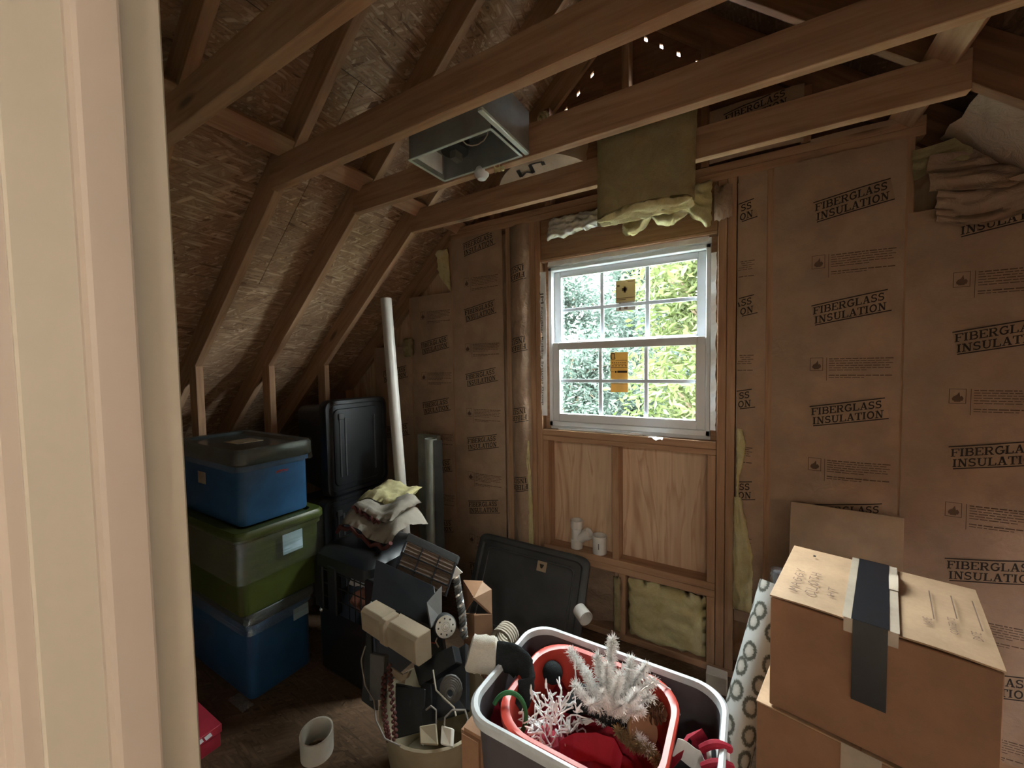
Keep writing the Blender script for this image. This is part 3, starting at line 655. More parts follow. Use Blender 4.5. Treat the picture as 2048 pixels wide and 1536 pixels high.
# batts in the bays of the right-hand slope
for (y0, y1, s0, s1, sd) in ((1.895, 2.25, 1.62, 2.1, 2), (1.895, 2.24, 2.12, 2.5, 5), (1.49, 1.84, 2.35, 3.2, 8)):
    d = Vector((math.cos(ANG), 0, -math.sin(ANG))); nrm = Vector((math.sin(ANG), 0, math.cos(ANG))); ap = Vector((APX[0], 0, APX[1]))
    def fn(a, b, y0=y0, y1=y1, s0=s0, s1=s1, sd=sd):
        return ap+d*(s0+(s1-s0)*a+.02*nz(b*4, sd))+Vector((0, y0+(y1-y0)*b, 0))+nrm*(.03-.05*(1-(2*b-1)**2)*(.6+.4*nz(a*3, b, sd))+.012*fbm(a*3, b*3, sd, 2))
    MB().grid(fn, 14, 10).build('roof_batt', 'kraft_crumpled', ce, smooth=True, solid=.0015)

# loose yellow and white fibreglass
def fluff(name, fn_c, nu, nv, mat, amp, seed, parent, thick, ny):
    """a pad: closed surface around a centre sheet fn_c(a,b), thickness along ny, rough edges"""
    ny = Vector(ny); m = MB(); L = []
    def P(a, b, s):
        c = Vector(fn_c(a, b)); e = max(0, min(1, min(a, 1-a, b, 1-b)*9)); e = e**.5
        r = amp*fbm(a*5+seed, b*5+s*3, seed, 1.3)
        return c+ny*(s*(thick*.5*e)+s*r*e)+Vector((nz(a*13+seed, b*13, s), nz(b*11, a*12, seed), nz(seed, b*13, a*13)))*amp*.5
    k = 0
    m.grid(lambda a, b: P(a, b, -1), nu, nv); n1_ = len(m.v); m.grid(lambda a, b: P(a, b, 1), nu, nv)
    q = lambda i, j, o: o+i*(nv+1)+j
    for i in range(nu): m.f.append((q(i, 0, 0), q(i, 0, n1_), q(i+1, 0, n1_), q(i+1, 0, 0))); m.f.append((q(i, nv, 0), q(i+1, nv, 0), q(i+1, nv, n1_), q(i, nv, n1_)))
    for j in range(nv): m.f.append((q(0, j, 0), q(0, j+1, 0), q(0, j+1, n1_), q(0, j, n1_))); m.f.append((q(nu, j, 0), q(nu, j, n1_), q(nu, j+1, n1_), q(nu, j+1, 0)))
    me_o = m.build(name, mat, parent)
    bm = bmesh.new(); bm.from_mesh(me_o.data); bmesh.ops.recalc_face_normals(bm, faces=bm.faces[:]); bm.to_mesh(me_o.data); bm.free()
    for p in me_o.data.polygons: p.use_smooth = True
    return me_o
# thin lines of yellow wool showing beside the cut paper
fluff('fiberglass_edge', lambda a, b: (-.052+.022*b*(1+.6*math.sin(a*6)), YW-.012, 1.26-.36*a), 30, 5, 'fiberglass', .008, 3, wb, .02, (0, 1, 0))
fluff('fiberglass_edge', lambda a, b: (-.062+(.03+.05*min(1, a*2))*b, YW-.02, .93-.56*a), 30, 8, 'fiberglass', .014, 7, wb, .06, (0, 1, 0))
fluff('fiberglass_edge', lambda a, b: (-1.205+.03*b*(.4+a), YW-.012, 1.12-.75*a), 30, 5, 'fiberglass', .008, 9, wb, .025, (0, 1, 0))
fluff('fiberglass_edge', lambda a, b: (-.66+.04*b, YW-.004, .37-.32*a), 20, 5, 'fiberglass_dusty', .008, 12, wb, .03, (0, 1, 0))
fluff('fiberglass_edge', lambda a, b: (-1.91+.10*b+.02*a, YW-.02, 2.40-.30*a*(.6+.4*b)), 16, 8, 'fiberglass', .016, 15, wb, .04, (0, 1, 0))
fluff('fiberglass_edge', lambda a, b: (-2.24+.08*b, YW-.03, 1.80-.14*a), 12, 8, 'fiberglass_dusty', .018, 18, wb, .05, (0, 1, 0))
# yellow batt stuffed in the cavity under the window
fluff('insulation_batt', lambda a, b: (-.585+.40*b, YW+.035, .375-.335*a-.03*(1-a)*abs(b-.5)), 18, 18, 'fiberglass', .02, 21, wb, .11, (0, 1, 0))
crumple('insulation_batt', -1.06, -.665, .05, .38, YW+.05, 14, .03, 'kraft_crumpled')
# torn wool over the header
tw = fluff('insulation_scrap', lambda a, b: (-1.02+.42*a, YW-.045-.03*b, 2.425-.12*b+.03*b*a+.03*b*nz(a*7, 3.3)), 44, 14, 'fiberglass_white', .024, 31, None, .07, (0, 1, 0))
tag(tw, 'torn white fibreglass wool tucked over the window header at left', 'insulation', 'torn wool over the window header')
ty = fluff('insulation_scrap', lambda a, b: (-.585+.42*a, YW-.04-.03*b, 2.41-.10*b-.07*b*abs(math.sin(a*7.5+.6))-.12*b*max(0, a-.55)+.04*a), 48, 16, 'fiberglass', .024, 37, None, .06, (0, 1, 0))
tag(ty, 'ragged yellow fibreglass wool drooping over the window header at right', 'insulation', 'torn wool over the window header')
tk = MB().grid(lambda a, b: (-.155+.075*a, YW-.02-.04*math.sin(a*3)*math.sin(b*3)-.02*abs(nz(a*4, b*4, 3)), 2.42-.16*b+.02*nz(a*5, b*3)), 10, 12).build('paper_scrap', 'kraft_crumpled', None, smooth=True, solid=.0015)
tag(tk, 'crumpled brown paper flap on the stud right of the window header', 'paper')

# hanging batts at the ceiling
hb = thing('insulation_batt', 'thick yellow fibreglass batt hanging between the collar ties above window', 'insulation', (-.38, 1.72, 2.2))
fluff('batt_body', lambda a, b: (-.578+.395*a-.012*b, 1.715+.03*b, 2.56-(.345+.02*(1-a))*b-.008*math.sin(a*12)*b), 30, 26, 'fiberglass_dusty', .006, 41, hb, .09, (0, 1, .12))
fluff('torn_edge', lambda a, b: (-.575+.378*a, 1.690+.085*b, 2.212-.012*(1-a)+.028*math.sin(a*3.1)*(1-b)), 40, 10, 'fiberglass', .013, 43, hb, .03, (0, .1, 1))
jm = thing('insulation_batt', 'paper faced batt with printed lip lying on the collar tie beside ceiling housing', 'insulation', (-.95, 1.9, 2.53))
def jf(a, b):
    x = -1.20+.50*a; arch = math.sin(math.pi*min(1, a*1.02))**.7
    if b < .4: k = b/.4; return (x, 1.905-.105*k*arch, 2.572+.056*k*arch+.004*nz(a*9, b*7)*k)
    k = (b-.4)/.6; return (x+.01*nz(k*5, a), 1.905-.105*arch+.05*k, 2.572+.056*arch+.16*k+.01*nz(a*5, b*9))
MB().grid(jf, 30, 16).build('paper_face', 'kraft', jm, smooth=True, solid=.0012)
fluff('wool', lambda a, b: (-.78+.10*a, 1.835-.01*b, 2.64+.10*b), 10, 10, 'fiberglass_white', .015, 47, jm, .04, (0, 1, 0))
lg = MB()
def jp(u, v): p = jf((u+1.20)/.50, v); return (p[0], p[1]-.002, p[2]-.005)
for pts, w_ in (([(0, 0), (0, .8), (.22, .5), (.44, .8), (.44, 0), (.85, 0), (.85, .35)], .12),):
    for q in stroke_quads(pts, w_, .15): lg.add([jp(-1.05+.17*p[0], .25-.20*p[1]) for p in q][::-1], [(0, 1, 2, 3)])
lg.build('printed_logo', 'ink', jm)

# ------------------------------------------------------------------ metal housing between the ties
hs = thing('fan_housing', 'open grey metal ceiling fan housing between the collar ties', 'fan housing', (-.97, 1.3, 2.41))
X0, X1, Y0, Y1, Z0, Z1 = -1.172, -.782, 1.19, 1.402, 2.405, 2.535
th = .0025
b = MB(); b.box(X0, X1, Y0, Y1, Z1-th, Z1)
b.box(X0, X0+th, Y0, Y1, Z0, Z1).box(X1-th, X1, Y0, Y1, Z0, Z1).box(X0, X1, Y0, Y0+th, Z0, Z1).box(X0, X1, Y1-th, Y1, Z0, Z1)
b.build('shell', 'metal_grey', hs)
f_ = MB()
for a in ((X0-.004, X1+.004, Y0-.006, Y0+.004, Z0-.003, Z0), (X0-.004, X1+.004, Y1-.004, Y1+.006, Z0-.003, Z0), (X0-.006, X0+.004, Y0, Y1, Z0-.003, Z0), (X1-.004, X1+.006, Y0, Y1, Z0-.003, Z0)): f_.box(*a)
f_.build('flange', 'metal_light', hs)
MB().box(X1+.014, X1+.034, 1.09, 1.41, Z0-.002, Z0+.012).build('hanger_bar', 'metal_light', hs, bevel=.003)
MB().box(X1+.03, X1+.034, 1.09, 1.41, Z0+.01, Z1+.03).build('side_plate', 'metal_grey', hs)
MB().box(X0+.004, X0+.006, Y0+.03, Y1-.02, Z0+.02, Z0+.10).build('rating_label', 'white_paper', hs)
mo = MB().lathe([(.001, 0), (.055, 0), (.06, .01), (.06, .08), (.001, .081)], 20, (-1.03, 1.30, Z1-.09)).build('motor', 'black_plastic', hs, smooth=True)
MB().box(-1.045, -1.015, 1.285, 1.33, Z1-.12, Z1-.09).build('plug', 'mid_grey', mo)
MB().tube([(-.92+.05*math.cos(a*.5), 1.29+.05*math.sin(a*.5), Z1-.02-.06*math.sin(a*.25)) for a in range(0, 11)], .003, 6).build('wire', 'rope', hs, smooth=True)
lb = MB().lathe([(.001, -.03), (.018, -.028), (.03, -.012), (.032, 0), (.024, .018), (.012, .03), (.011, .05)], 16, (-.985, 1.422, 2.40), (0, 0, 1)).build('light_bulb', 'vinyl_white', None, smooth=True)
tag(lb, 'white round bulb showing behind the metal ceiling housing', 'bulb')
sc_ = fluff('insulation_scrap', lambda a, b: (-.92+.05*a, 1.42, 2.43-.05*b), 10, 8, 'fiberglass', .012, 51, None, .02, (0, 1, 0)); tag(sc_, 'small yellow wool tuft behind the metal ceiling housing', 'insulation')
sc_ = fluff('insulation_scrap', lambda a, b: (-.70+.03*a, 1.40+.03*b, 2.54-.09*b), 10, 8, 'fiberglass_dusty', .010, 53, None, .03, (1, 0, 0)); tag(sc_, 'yellowish wool tuft at the right end of the metal housing', 'insulation')

# ------------------------------------------------------------------ outdoors
gr = MB().box(-30, 30, 2.6, 45, -3.3, -3.2).build('ground', 'grass'); struct(gr, 'grass ground below the attic window')
def tree(name, label, base, h, rx, seed, mat, nleaf, lsize, slim, zlo=0.0):
    rnd = random.Random(seed); base = Vector(base); t_ = thing(name, label, 'tree', base)
    top = base+Vector((0, 0, h))
    MB().tube([base, base+Vector((.1, .05, h*.4)), base+Vector((0, .1, h*.75)), top], [.16, .12, .07, .02], 8).build('trunk', 'bark', t_, smooth=True)
    br = MB(); tips = []
    for k in range(46):
        z = h*(zlo+(1-zlo)*rnd.random()**.9*.98); a = rnd.uniform(0, 6.283); R_ = rx*(1-.55*(z/h)**2)*rnd.uniform(.65, 1)
        p0 = base+Vector((0, 0, z*.92)); p1 = base+Vector((math.cos(a)*R_*.5, math.sin(a)*R_*.5, z+.12)); p2 = base+Vector((math.cos(a)*R_, math.sin(a)*R_, z+rnd.uniform(-.1, .35)))
        br.tube([p0, p1, p2], [.03, .018, .005], 5); tips.append((p0, p1, p2))
    br.build('branches', 'bark', t_, smooth=True)
    m = MB()
    for k in range(nleaf):
        p0, p1, p2 = tips[rnd.randrange(len(tips))]; s = rnd.random()**.6
        c = p0.lerp(p1, s*2) if s < .5 else p1.lerp(p2, s*2-1)
        c = c+Vector((rnd.gauss(0, .20), rnd.gauss(0, .20), rnd.gauss(0, .20)))
        d = Vector((rnd.gauss(0, 1), rnd.gauss(0, 1), rnd.gauss(-.3, .6))).normalized(); sd = d.orthogonal(); sd.rotate(Matrix.Rotation(rnd.uniform(0, 6.28), 3, d)); sd = sd.normalized()
        L_ = lsize*rnd.uniform(.7, 1.4); w_ = L_*slim
        up_ = d.cross(sd)*w_*.25
        m.add([c-d*L_*.5, c+sd*w_*.5+up_, c+d*L_*.5, c-sd*w_*.5+up_], [(0, 1, 2), (0, 2, 3)])
    lo = m.build('foliage', mat, t_); lo['kind'] = 'stuff'
    return t_
tree('leafy_tree', 'yellow green broadleaf tree close outside the window at right', (-.50, 5.4, -3.2), 7.6, 1.25, 3, 'leaf_yellow', 20000, .12, .34, .30)
tree('feathery_tree', 'pale blue green tree beyond the left panes', (-3.9, 7.9, -3.2), 8.0, 2.0, 5, 'leaf_blue', 24000, .12, .38, .15)
tree('feathery_tree', 'pale green tree behind the middle of the window', (-2.1, 10.2, -3.2), 8.6, 2.3, 8, 'leaf_blue', 26000, .15, .40, .12)
tree('feathery_tree', 'hazy green tree far behind the yellow green leaves', (.9, 11.8, -3.2), 8.6, 2.4, 12, 'leaf_blue', 20000, .19, .40, .1)
tree('feathery_tree', 'pale green tree at the far left behind the window', (-6.6, 11.6, -3.2), 8.8, 2.6, 14, 'leaf_blue', 20000, .19, .40, .1)
tree('feathery_tree', 'distant pale tree between the two middle trees outside', (-3.4, 15.5, -3.2), 9.2, 3.2, 15, 'leaf_blue', 22000, .26, .42, .08)
tree('leafy_tree', 'added yellow green broadleaf tree, unseen right of window, blocking low sky', (1.7, 5.3, -3.2), 7.2, 1.5, 23, 'leaf_yellow', 16000, .15, .36, .1)  # this and the next two are added unseen to darken the attic's left side
tree('leafy_tree', 'added yellow green broadleaf tree, unseen farther right, blocking low sky', (4.0, 6.2, -3.2), 8.2, 1.9, 25, 'leaf_yellow', 16000, .18, .36, .08)  # added out of view as a sky blocker
tree('feathery_tree', 'added pale green tree, unseen at far right, blocking low sky', (6.6, 8.6, -3.2), 9.0, 2.6, 27, 'leaf_blue', 14000, .24, .42, .08)  # added out of view, cuts low daylight from the right
tree('low_shrub', 'low pale shrub showing in the bottom left panes', (-2.6, 6.3, -3.2), 4.9, 1.35, 17, 'leaf_blue', 18000, .10, .4, .3)
tree('low_shrub', 'low green shrub showing in the bottom right panes', (-1.4, 8.0, -3.2), 5.0, 1.5, 19, 'leaf_blue', 18000, .11, .4, .3)

# ------------------------------------------------------------------ things on the left
def tote(name, label, x0, x1, y0, y1, z0, z1, mat, lidmat, group, lid_h=.05, rib=True):
    cx, cy, hx, hy = (x0+x1)/2, (y0+y1)/2, (x1-x0)/2, (y1-y0)/2
    t_ = thing(name, label, 'storage bin', (cx, cy, z0), group=group)
    zt = z1-lid_h; k = .93
    L = [rr(cx, cy, hx*k, hy*k, .035, z0), rr(cx, cy, hx*k+.004, hy*k+.004, .04, z0+.012), rr(cx, cy, hx-.012, hy-.012, .04, zt-.03), rr(cx, cy, hx-.002, hy-.002, .04, zt-.028), rr(cx, cy, hx-.002, hy-.002, .04, zt)]
    b_ = MB().loops(L).build('body', mat, t_, smooth=True)
    L = [rr(cx, cy, hx+.004, hy+.004, .045, zt-.004), rr(cx, cy, hx+.010, hy+.010, .045, zt+.004), rr(cx, cy, hx+.010, hy+.010, .045, z1-.012), rr(cx, cy, hx+.002, hy+.002, .045, z1), rr(cx, cy, hx-.035, hy-.035, .04, z1), rr(cx, cy, hx-.045, hy-.045, .04, z1-.014)]
    l_ = MB().loops(L).build('lid', lidmat, t_, smooth=True)
    for s in (-1,):
        MB().box(cx+s*(hx-.002)-(.0 if s > 0 else .018), cx+s*(hx-.002)+(.018 if s > 0 else 0), cy-.06, cy+.06, zt-.05, zt-.03).build('handle', mat, t_, bevel=.004)
    return t_, (cx, cy, hx, hy, zt)
def wrap_band(t_, dims, za, zb, ext=.016, name='stretch_wrap', seed=1):
    cx, cy, hx, hy, zt = dims; n = 14; L = []
    for i in range(n+1):
        z = za+(zb-za)*i/n; lo = rr(cx, cy, hx+ext, hy+ext, .045, z, 8)
        L.append([(p[0]+.004*fbm(p[1]*5+seed, z*22), p[1]+.004*fbm(p[0]*5, z*22+seed), p[2]+(.014*nz(p[0]*4+seed, p[1]*4) if i in (0,) else 0)) for p in lo])
    return MB().loops(L, True, False, False).build(name, 'stretch_wrap', t_, smooth=True)
G_ = 'storage bins stacked under the eave'
tb, dm = tote('storage_bin', 'blue storage bin with plastic wrapped dark lid, top of the stack', -2.70, -2.02, .905, 1.262, .838, 1.208, 'blue_plastic', 'lid_dark', G_, .075)
wrap_band(tb, dm, 1.105, 1.212, .014)
lg = MB()
for q in stroke_quads([(0, 0), (.1, .35), (.2, .1), (.3, .5), (.45, .15), (.6, .45), (.75, .15), (1, .3)], .16)+stroke_quads([(-.05, -.2), (1.05, -.05)], .1): lg.add([(-2.0195, 1.075+p[0]*.055, 1.068+p[1]*.02) for p in q], [(0, 1, 2, 3)])
lg.build('brand_mark', 'red_plastic', tb)
MB().box(-2.42, -2.28, 1.02, 1.15, 1.195, 1.197).build('lid_label', 'cardboard_grey', tb)
MB().box(-2.46, -2.38, .9115, .914, 1.0, 1.06).build('side_label', 'cardboard_grey', tb)
gb, dm = tote('storage_bin', 'olive green storage bin with torn plastic wrap, middle of the stack', -2.72, -1.975, .868, 1.285, .432, .836, 'green_plastic', 'green_plastic', G_, .045)
wrap_band(gb, dm, .60, .805, .012, seed=4)
MB().box(-1.966, -1.964, 1.06, 1.16, .665, .765).build('paper_label', 'label_blue', gb)
bb, dm = tote('storage_bin', 'blue storage bin on the floor, bottom of the stack', -2.68, -2.0, .905, 1.232, 0, .430, 'blue_plastic', 'lid_dark', G_, .05)
wrap_band(bb, dm, .33, .432, .012, seed=8)
MB().box(-2.006, -2.004, 1.12, 1.20, .285, .345).build('paper_label', 'label_blue', bb)
# black totes standing against the far corner
def black_tote(label, x0, x1, y0, y1, z0, z1):
    t_ = thing('black_tote', label, 'tote', ((x0+x1)/2, (y0+y1)/2, z0), group='black totes in the corner'); cy, cz, hy, hz = (y0+y1)/2, (z0+z1)/2, (y1-y0)/2, (z1-z0)/2
    def R_(x, d, r): return [(x, p[0], p[1]) for p in rr(cy, cz, hy-d, hz-d, r, 0)]
    MB().loops([R_(x0, .05, .05), R_(x1-.05, .02, .05)]).build('body', 'black_plastic', t_, smooth=True)
    MB().loops([R_(x1-.06, .0, .05), R_(x1-.012, .0, .05), R_(x1, .006, .05), R_(x1, .028, .045), R_(x1-.012, .034, .045), R_(x1-.012, .06, .04), R_(x1-.004, .064, .04)]).build('lid', 'black_plastic', t_, smooth=True)
    for y in (y0+.10, y0+.14, y1-.12): MB().box(x1-.006, x1+.002, y, y+.012, z0+.12, z1-.12).build('rib', 'charcoal_plastic', t_, bevel=.002)
    MB().box(x1-.006, x1+.006, y0+.095, y0+.135, z1-.13, z1-.09).build('latch', 'charcoal_plastic', t_, bevel=.003)
    return t_
black_tote('black plastic tote standing on end behind the blue bins', -2.68, -2.3, 1.535, 2.03, .745, 1.375)
black_tote('black plastic tote under the upright one in the corner', -2.70, -2.3, 1.50, 2.05, 0, .742)
# pipes
def pipe(name, label, a, b, r, wall, mat, cat='pipe', n=20):
    a, b = Vector(a), Vector(b); d = (b-a).normalized(); L = (b-a).length
    o = MB().lathe([(r, 0), (r, L), (r-wall, L), (r-wall, 0), (r, 0)], n, a, d).build(name, mat, None, smooth=True)
    return tag(o, label, cat)
tp = Vector((-1.957, 1.75, 2.012)); bt_ = Vector((-1.856, 1.75, .592)); e_ = (tp-bt_).normalized()
pp = pipe('pvc_pipe', 'long white plastic pipe leaning up against the rafters', bt_-e_*(.592/e_.z)*1+Vector((0, 0, .004)), tp, .0335, .004, 'pvc_pipe')
pp2 = pipe('rolled_sheet', 'short pale tube standing against the papered wall', (-1.836, 1.97, 0), (-1.818, 1.97, 1.106), .040, .003, 'pvc_grey', 'roll')
fl_ = MB().grid(lambda a, b: (-1.778+.045*b, 1.955+.03*b, .25+.85*a), 10, 4).build('rolled_sheet', 'charcoal_plastic', None, solid=.002); tag(fl_, 'dark curled edge of sheet beside the pale tube', 'roll')
cb = MB().box(-2.06, -1.86, 2.09, 2.12, .02, 1.1).build('foam_board', 'pvc_grey', None, bevel=.004); tag(cb, 'grey green board standing behind the two pale pipes', 'board')
# black wire-fronted crate and the bedding on top
cr = thing('pet_crate', 'black plastic crate with wire window beside the bin stack', 'crate', (-1.74, 1.4, 0))
cx0, cx1, cy0, cy1, cz = -1.96, -1.53, 1.215, 1.60, .66
def crl(z, d, r): return rr((cx0+cx1)/2, (cy0+cy1)/2, (cx1-cx0)/2-d, (cy1-cy0)/2-d, r, z)
MB().loops([crl(0, .01, .04), crl(.02, 0, .05), crl(.34, 0, .05)], True, True, False).build('lower_shell', 'black_plastic', cr, smooth=True)
MB().loops([crl(.56, -.004, .05), crl(.62, .0, .05), crl(cz-.01, .03, .05), crl(cz, .06, .05)], True, False, True).build('upper_shell', 'black_plastic', cr, smooth=True)
for (x, y) in ((cx0+.03, cy0+.02), (cx1-.005, cy0+.02), (cx0+.03, cy1-.02), (cx1-.03, cy1-.02), (cx0+.15, cy0+.012)): MB().box(x-.035, x+.035, y-.02, y+.02, .33, .58).build('post', 'black_plastic', cr, bevel=.006)
gd = MB()
for i in range(4): gd.tube([(-1.70+.045*i, cy0+.012, .33), (-1.70+.045*i, cy0+.012, .57)], .003, 6)
for z in (.40, .47, .54): gd.tube([(-1.93, cy0+.010, z), (-1.55, cy0+.010, z)], .003, 6)
gd.build('wire_door', 'black_plastic', cr, smooth=True)
MB().lathe([(.001, 0), (.010, .001), (.012, .008), (.006, .014), (.001, .015)], 12, (-1.90, cy0-.002, .33), (0, -1, 0)).build('knob', 'silver', cr, smooth=True)
def cloth(name, label, fn, mat, cat, nu=24, nv=16, th=.006, parts=None):
    o = MB().grid(fn, nu, nv).build(name, mat, None, smooth=True, solid=th)
    bm = bmesh.new(); bm.from_mesh(o.data); bmesh.ops.recalc_face_normals(bm, faces=bm.faces[:]); bm.to_mesh(o.data); bm.free(); return tag(o, label, cat)
cw = fluff('folded_cloth', lambda a, b: (-1.73+.15*a, 1.250+.12*b, .49+.05*math.sin(a*3)-.05*b+.02*nz(a*4, b*4)), 14, 10, 'wire_white', .012, 61, None, .06, (0, 0, 1)); tag(cw, 'white cloth seen through the wire window of the black crate', 'cloth')
cp = fluff('folded_cloth', lambda a, b: (-1.73+.15*a, 1.250+.12*b, .40+.02*nz(a*4, b*4)), 10, 8, 'fabric_pink', .012, 63, None, .08, (0, 0, 1)); tag(cp, 'pinkish cloth below the white cloth in the black crate', 'cloth')
bl = thing('blanket', 'folded cream blanket with maroon trim on the black crate', 'blanket', (-1.72, 1.45, .7))
def blf(a, b, dz=0, sx=0):
    return (-1.93+.42*a+sx, 1.34+.26*b, .735+dz+.055*math.sin(a*math.pi)*(.5+.5*b)+.03*math.sin(a*7+b*3)-.07*max(0, .25-b)*2+.015*nz(a*5, b*5))
fluff('fold', lambda a, b: blf(a, b), 22, 14, 'blanket_cloth', .012, 65, bl, .05, (0, 0, 1))
fluff('fold', lambda a, b: blf(a*.75+.1, b*.8+.2, .05, .02), 20, 14, 'blanket_cloth', .012, 67, bl, .045, (0, 0, 1))
MB().tube([Vector(blf(a/14, .02, -.01))+Vector((0, -.012, -.01+.012*math.sin(a*1.9))) for a in range(15)], .011, 6).build('trim', 'maroon', bl, smooth=True)
MB().tube([Vector(blf(.15+a/22, .25, .035))+Vector((0, -.014, .012*math.sin(a*2.6))) for a in range(12)], .010, 6).build('trim', 'maroon', bl, smooth=True)
ys_ = fluff('insulation_scrap', lambda a, b: (-1.98+.34*a, 1.50+.20*b, .79+.10*a*(1-.4*a)+.035*b+.02*math.sin(a*6)), 20, 12, 'fiberglass', .016, 69, None, .05, (0, 0, 1)); tag(ys_, 'curled yellow insulation piece behind the cream blanket', 'insulation')
# red box and pipe ring on the floor
rb_ = thing('shoe_box', 'red cardboard box on the floor by the door frame', 'box', (-2.05, .60, 0), (0, 0, .25))
MB().box(-2.25, -1.90, .42, .735, 0, .07).build('box_base', 'red_box', rb_, bevel=.002); MB().box(-2.255, -1.895, .415, .74, .06, .095).build('box_lid', 'red_box', rb_, bevel=.002)
bpm = MB()
for i in range(4): bpm.obox((-1.8942, .60+.03*i, .079), (.0004, 0, 0), (0, .011, .002), (0, -.003, .009))
bpm.build('box_print', 'white_paper', rb_)
rp = MB().lathe([(.062, 0), (.063, .10), (.057, .10), (.056, 0), (.062, 0)], 32, (-1.515, .92, .004), (.10, -.06, 1)).build('pipe_ring', 'pvc_dirty', None, smooth=True); tag(rp, 'short off white pipe ring standing on the floor', 'pipe')
pf = MB().grid(lambda a, b: (-2.13+.14*a, .86+.05*b, .004+.012*abs(nz(a*5, b*5, 2))), 10, 6).build('plastic_scrap', 'stretch_wrap', None, smooth=True, solid=.001); tag(pf, 'clear plastic scrap on the floor before the bin stack', 'plastic')

# ------------------------------------------------------------------ the heap in the middle
def slab(name, mat, parent, corners, th, bevel=.002, label=None, cat=None, group=None):
    """flat board through four given points, th thick away from the camera side"""
    c = [Vector(p) for p in corners]; n = (c[1]-c[0]).cross(c[3]-c[0]).normalized()
    if n.dot(c[0]-EYE) < 0: n = -n
    m = MB().add(c+[p+n*th for p in c], [(0, 1, 2, 3), (7, 6, 5, 4), (0, 4, 5, 1), (1, 5, 6, 2), (2, 6, 7, 3), (3, 7, 4, 0)])
    o = m.build(name, mat, parent, bevel=bevel)
    if not bevel:
        bm = bmesh.new(); bm.from_mesh(o.data); bmesh.ops.recalc_face_normals(bm, faces=bm.faces[:]); bm.to_mesh(o.data); bm.free()
    return tag(o, label, cat, group)
def lerp4(c, a, b): return (c[0].lerp(c[1], a)).lerp(c[3].lerp(c[2], a), b)
# round tub
tbx, tby, trx, tr_y, trz = -1.03, 1.11, .215, .205, .29
tu = thing('plastic_tub', 'round beige plastic tub full of black odds and ends', 'tub', (tbx, tby, 0))
def el(f, z, n=36): return [(tbx+trx*f*math.cos(2*math.pi*i/n), tby+tr_y*f*math.sin(2*math.pi*i/n), z) for i in range(n)]
MB().loops([el(.78, 0), el(.80, .01), el(.96, trz-.02), el(1.0, trz-.015), el(1.01, trz), el(.97, trz+.004), el(.95, trz-.004), el(.77, .02)]).build('tub_wall', 'tub_beige', tu, smooth=True)
# contents
fz = thing('air_filter', 'brown pleated filter in a black gridded frame leaning on the heap', 'filter', pt(850, 1190, 1.85))
C = [pt(818, 1066, 2.02), pt(918, 1112, 1.92), pt(893, 1194, 1.80), pt(786, 1150, 1.90)]
slab('pleated_panel', 'tan_filter', fz, [lerp4(C, a, b) for a, b in ((.03, .18), (.97, .18), (.97, .99), (.03, .99))], .02)
nn = (C[1]-C[0]).cross(C[3]-C[0]).normalized(); nn = nn if nn.dot(C[0]-EYE) < 0 else -nn
pl = MB()
for i in range(9):
    b_ = .20+.8*i/9; p, q = lerp4(C, .04, b_), lerp4(C, .96, b_); pl.tube([p+nn*.002, q+nn*.002], .004, 4)
pl.build('pleat', 'tan_filter', fz)
slab('top_rail', 'charcoal_plastic', fz, [lerp4(C, a, b)+nn*.006 for a, b in ((0, 0), (1, 0), (1, .2), (0, .2))], .03)
for a in (.01, .35, .69, .99): board('grid_bar', lerp4(C, a, .2)+nn*.004, lerp4(C, a, 1)+nn*.004, nn, .012, .006, 'black_plastic', fz, .001)
for b_ in (.48, .76): board('grid_bar', lerp4(C, 0, b_)+nn*.005, lerp4(C, 1, b_)+nn*.005, nn, .012, .006, 'black_plastic', fz, .001)
bx_ = thing('black_bin', 'black open plastic bin with a grey end tipped on the heap', 'bin', pt(820, 1260, 1.7))
A0, A1, A2, A3 = pt(752, 1118, 1.86), pt(868, 1172, 1.74), pt(882, 1262, 1.58), pt(742, 1200, 1.70)
slab('side_wall', 'black_plastic', bx_, [A0, A1, A2, A3], .012)
e1_ = (A1-A0).cross(A3-A0).normalized(); e1_ = e1_ if e1_.dot(A0-EYE) > 0 else -e1_
slab('end_panel', 'mid_grey', bx_, [pt(853, 1205, 1.62), pt(884, 1170, 1.70), pt(884, 1238, 1.62), pt(862, 1256, 1.56)], .01)
slab('floor_panel', 'black_plastic', bx_, [A3, A2, A2+Vector((.0, .02, -.14)), A3+Vector((0, .02, -.14))], .02)
slab('back_wall', 'black_plastic', bx_, [A0+e1_*.14, A1+e1_*.14, A2+e1_*.14, A3+e1_*.14], .012)
cv = thing('plastic_cover', 'beige moulded plastic cover lying across the black heap', 'cover', pt(780, 1300, 1.58))
C = [pt(727, 1213, 1.66), pt(836, 1275, 1.52), pt(838, 1334, 1.50), pt(731, 1262, 1.64)]
def prof(a): 
    p = [C[0].lerp(C[1], a), C[3].lerp(C[2], a)]; up_ = (p[0]-p[1]); o = Vector((.02, .05, .01))
    return [p[1], p[1]+up_*.15-o*.25, p[0]-o*.25-up_*.12, p[0], p[0]+o, p[1]+o]
MB().loops([prof(0), prof(.06), prof(.38)], True).build('cover_shell', 'beige_plastic', cv, bevel=.002)
MB().loops([[q+Vector((.004, -.012, .006)) for q in prof(.38)], [q+Vector((.004, -.012, .006)) for q in prof(.47)]], True).build('cover_step', 'beige_plastic', cv, bevel=.002)
MB().loops([prof(.47), prof(.96), prof(1)], True).build('cover_shell', 'beige_plastic', cv, bevel=.002)
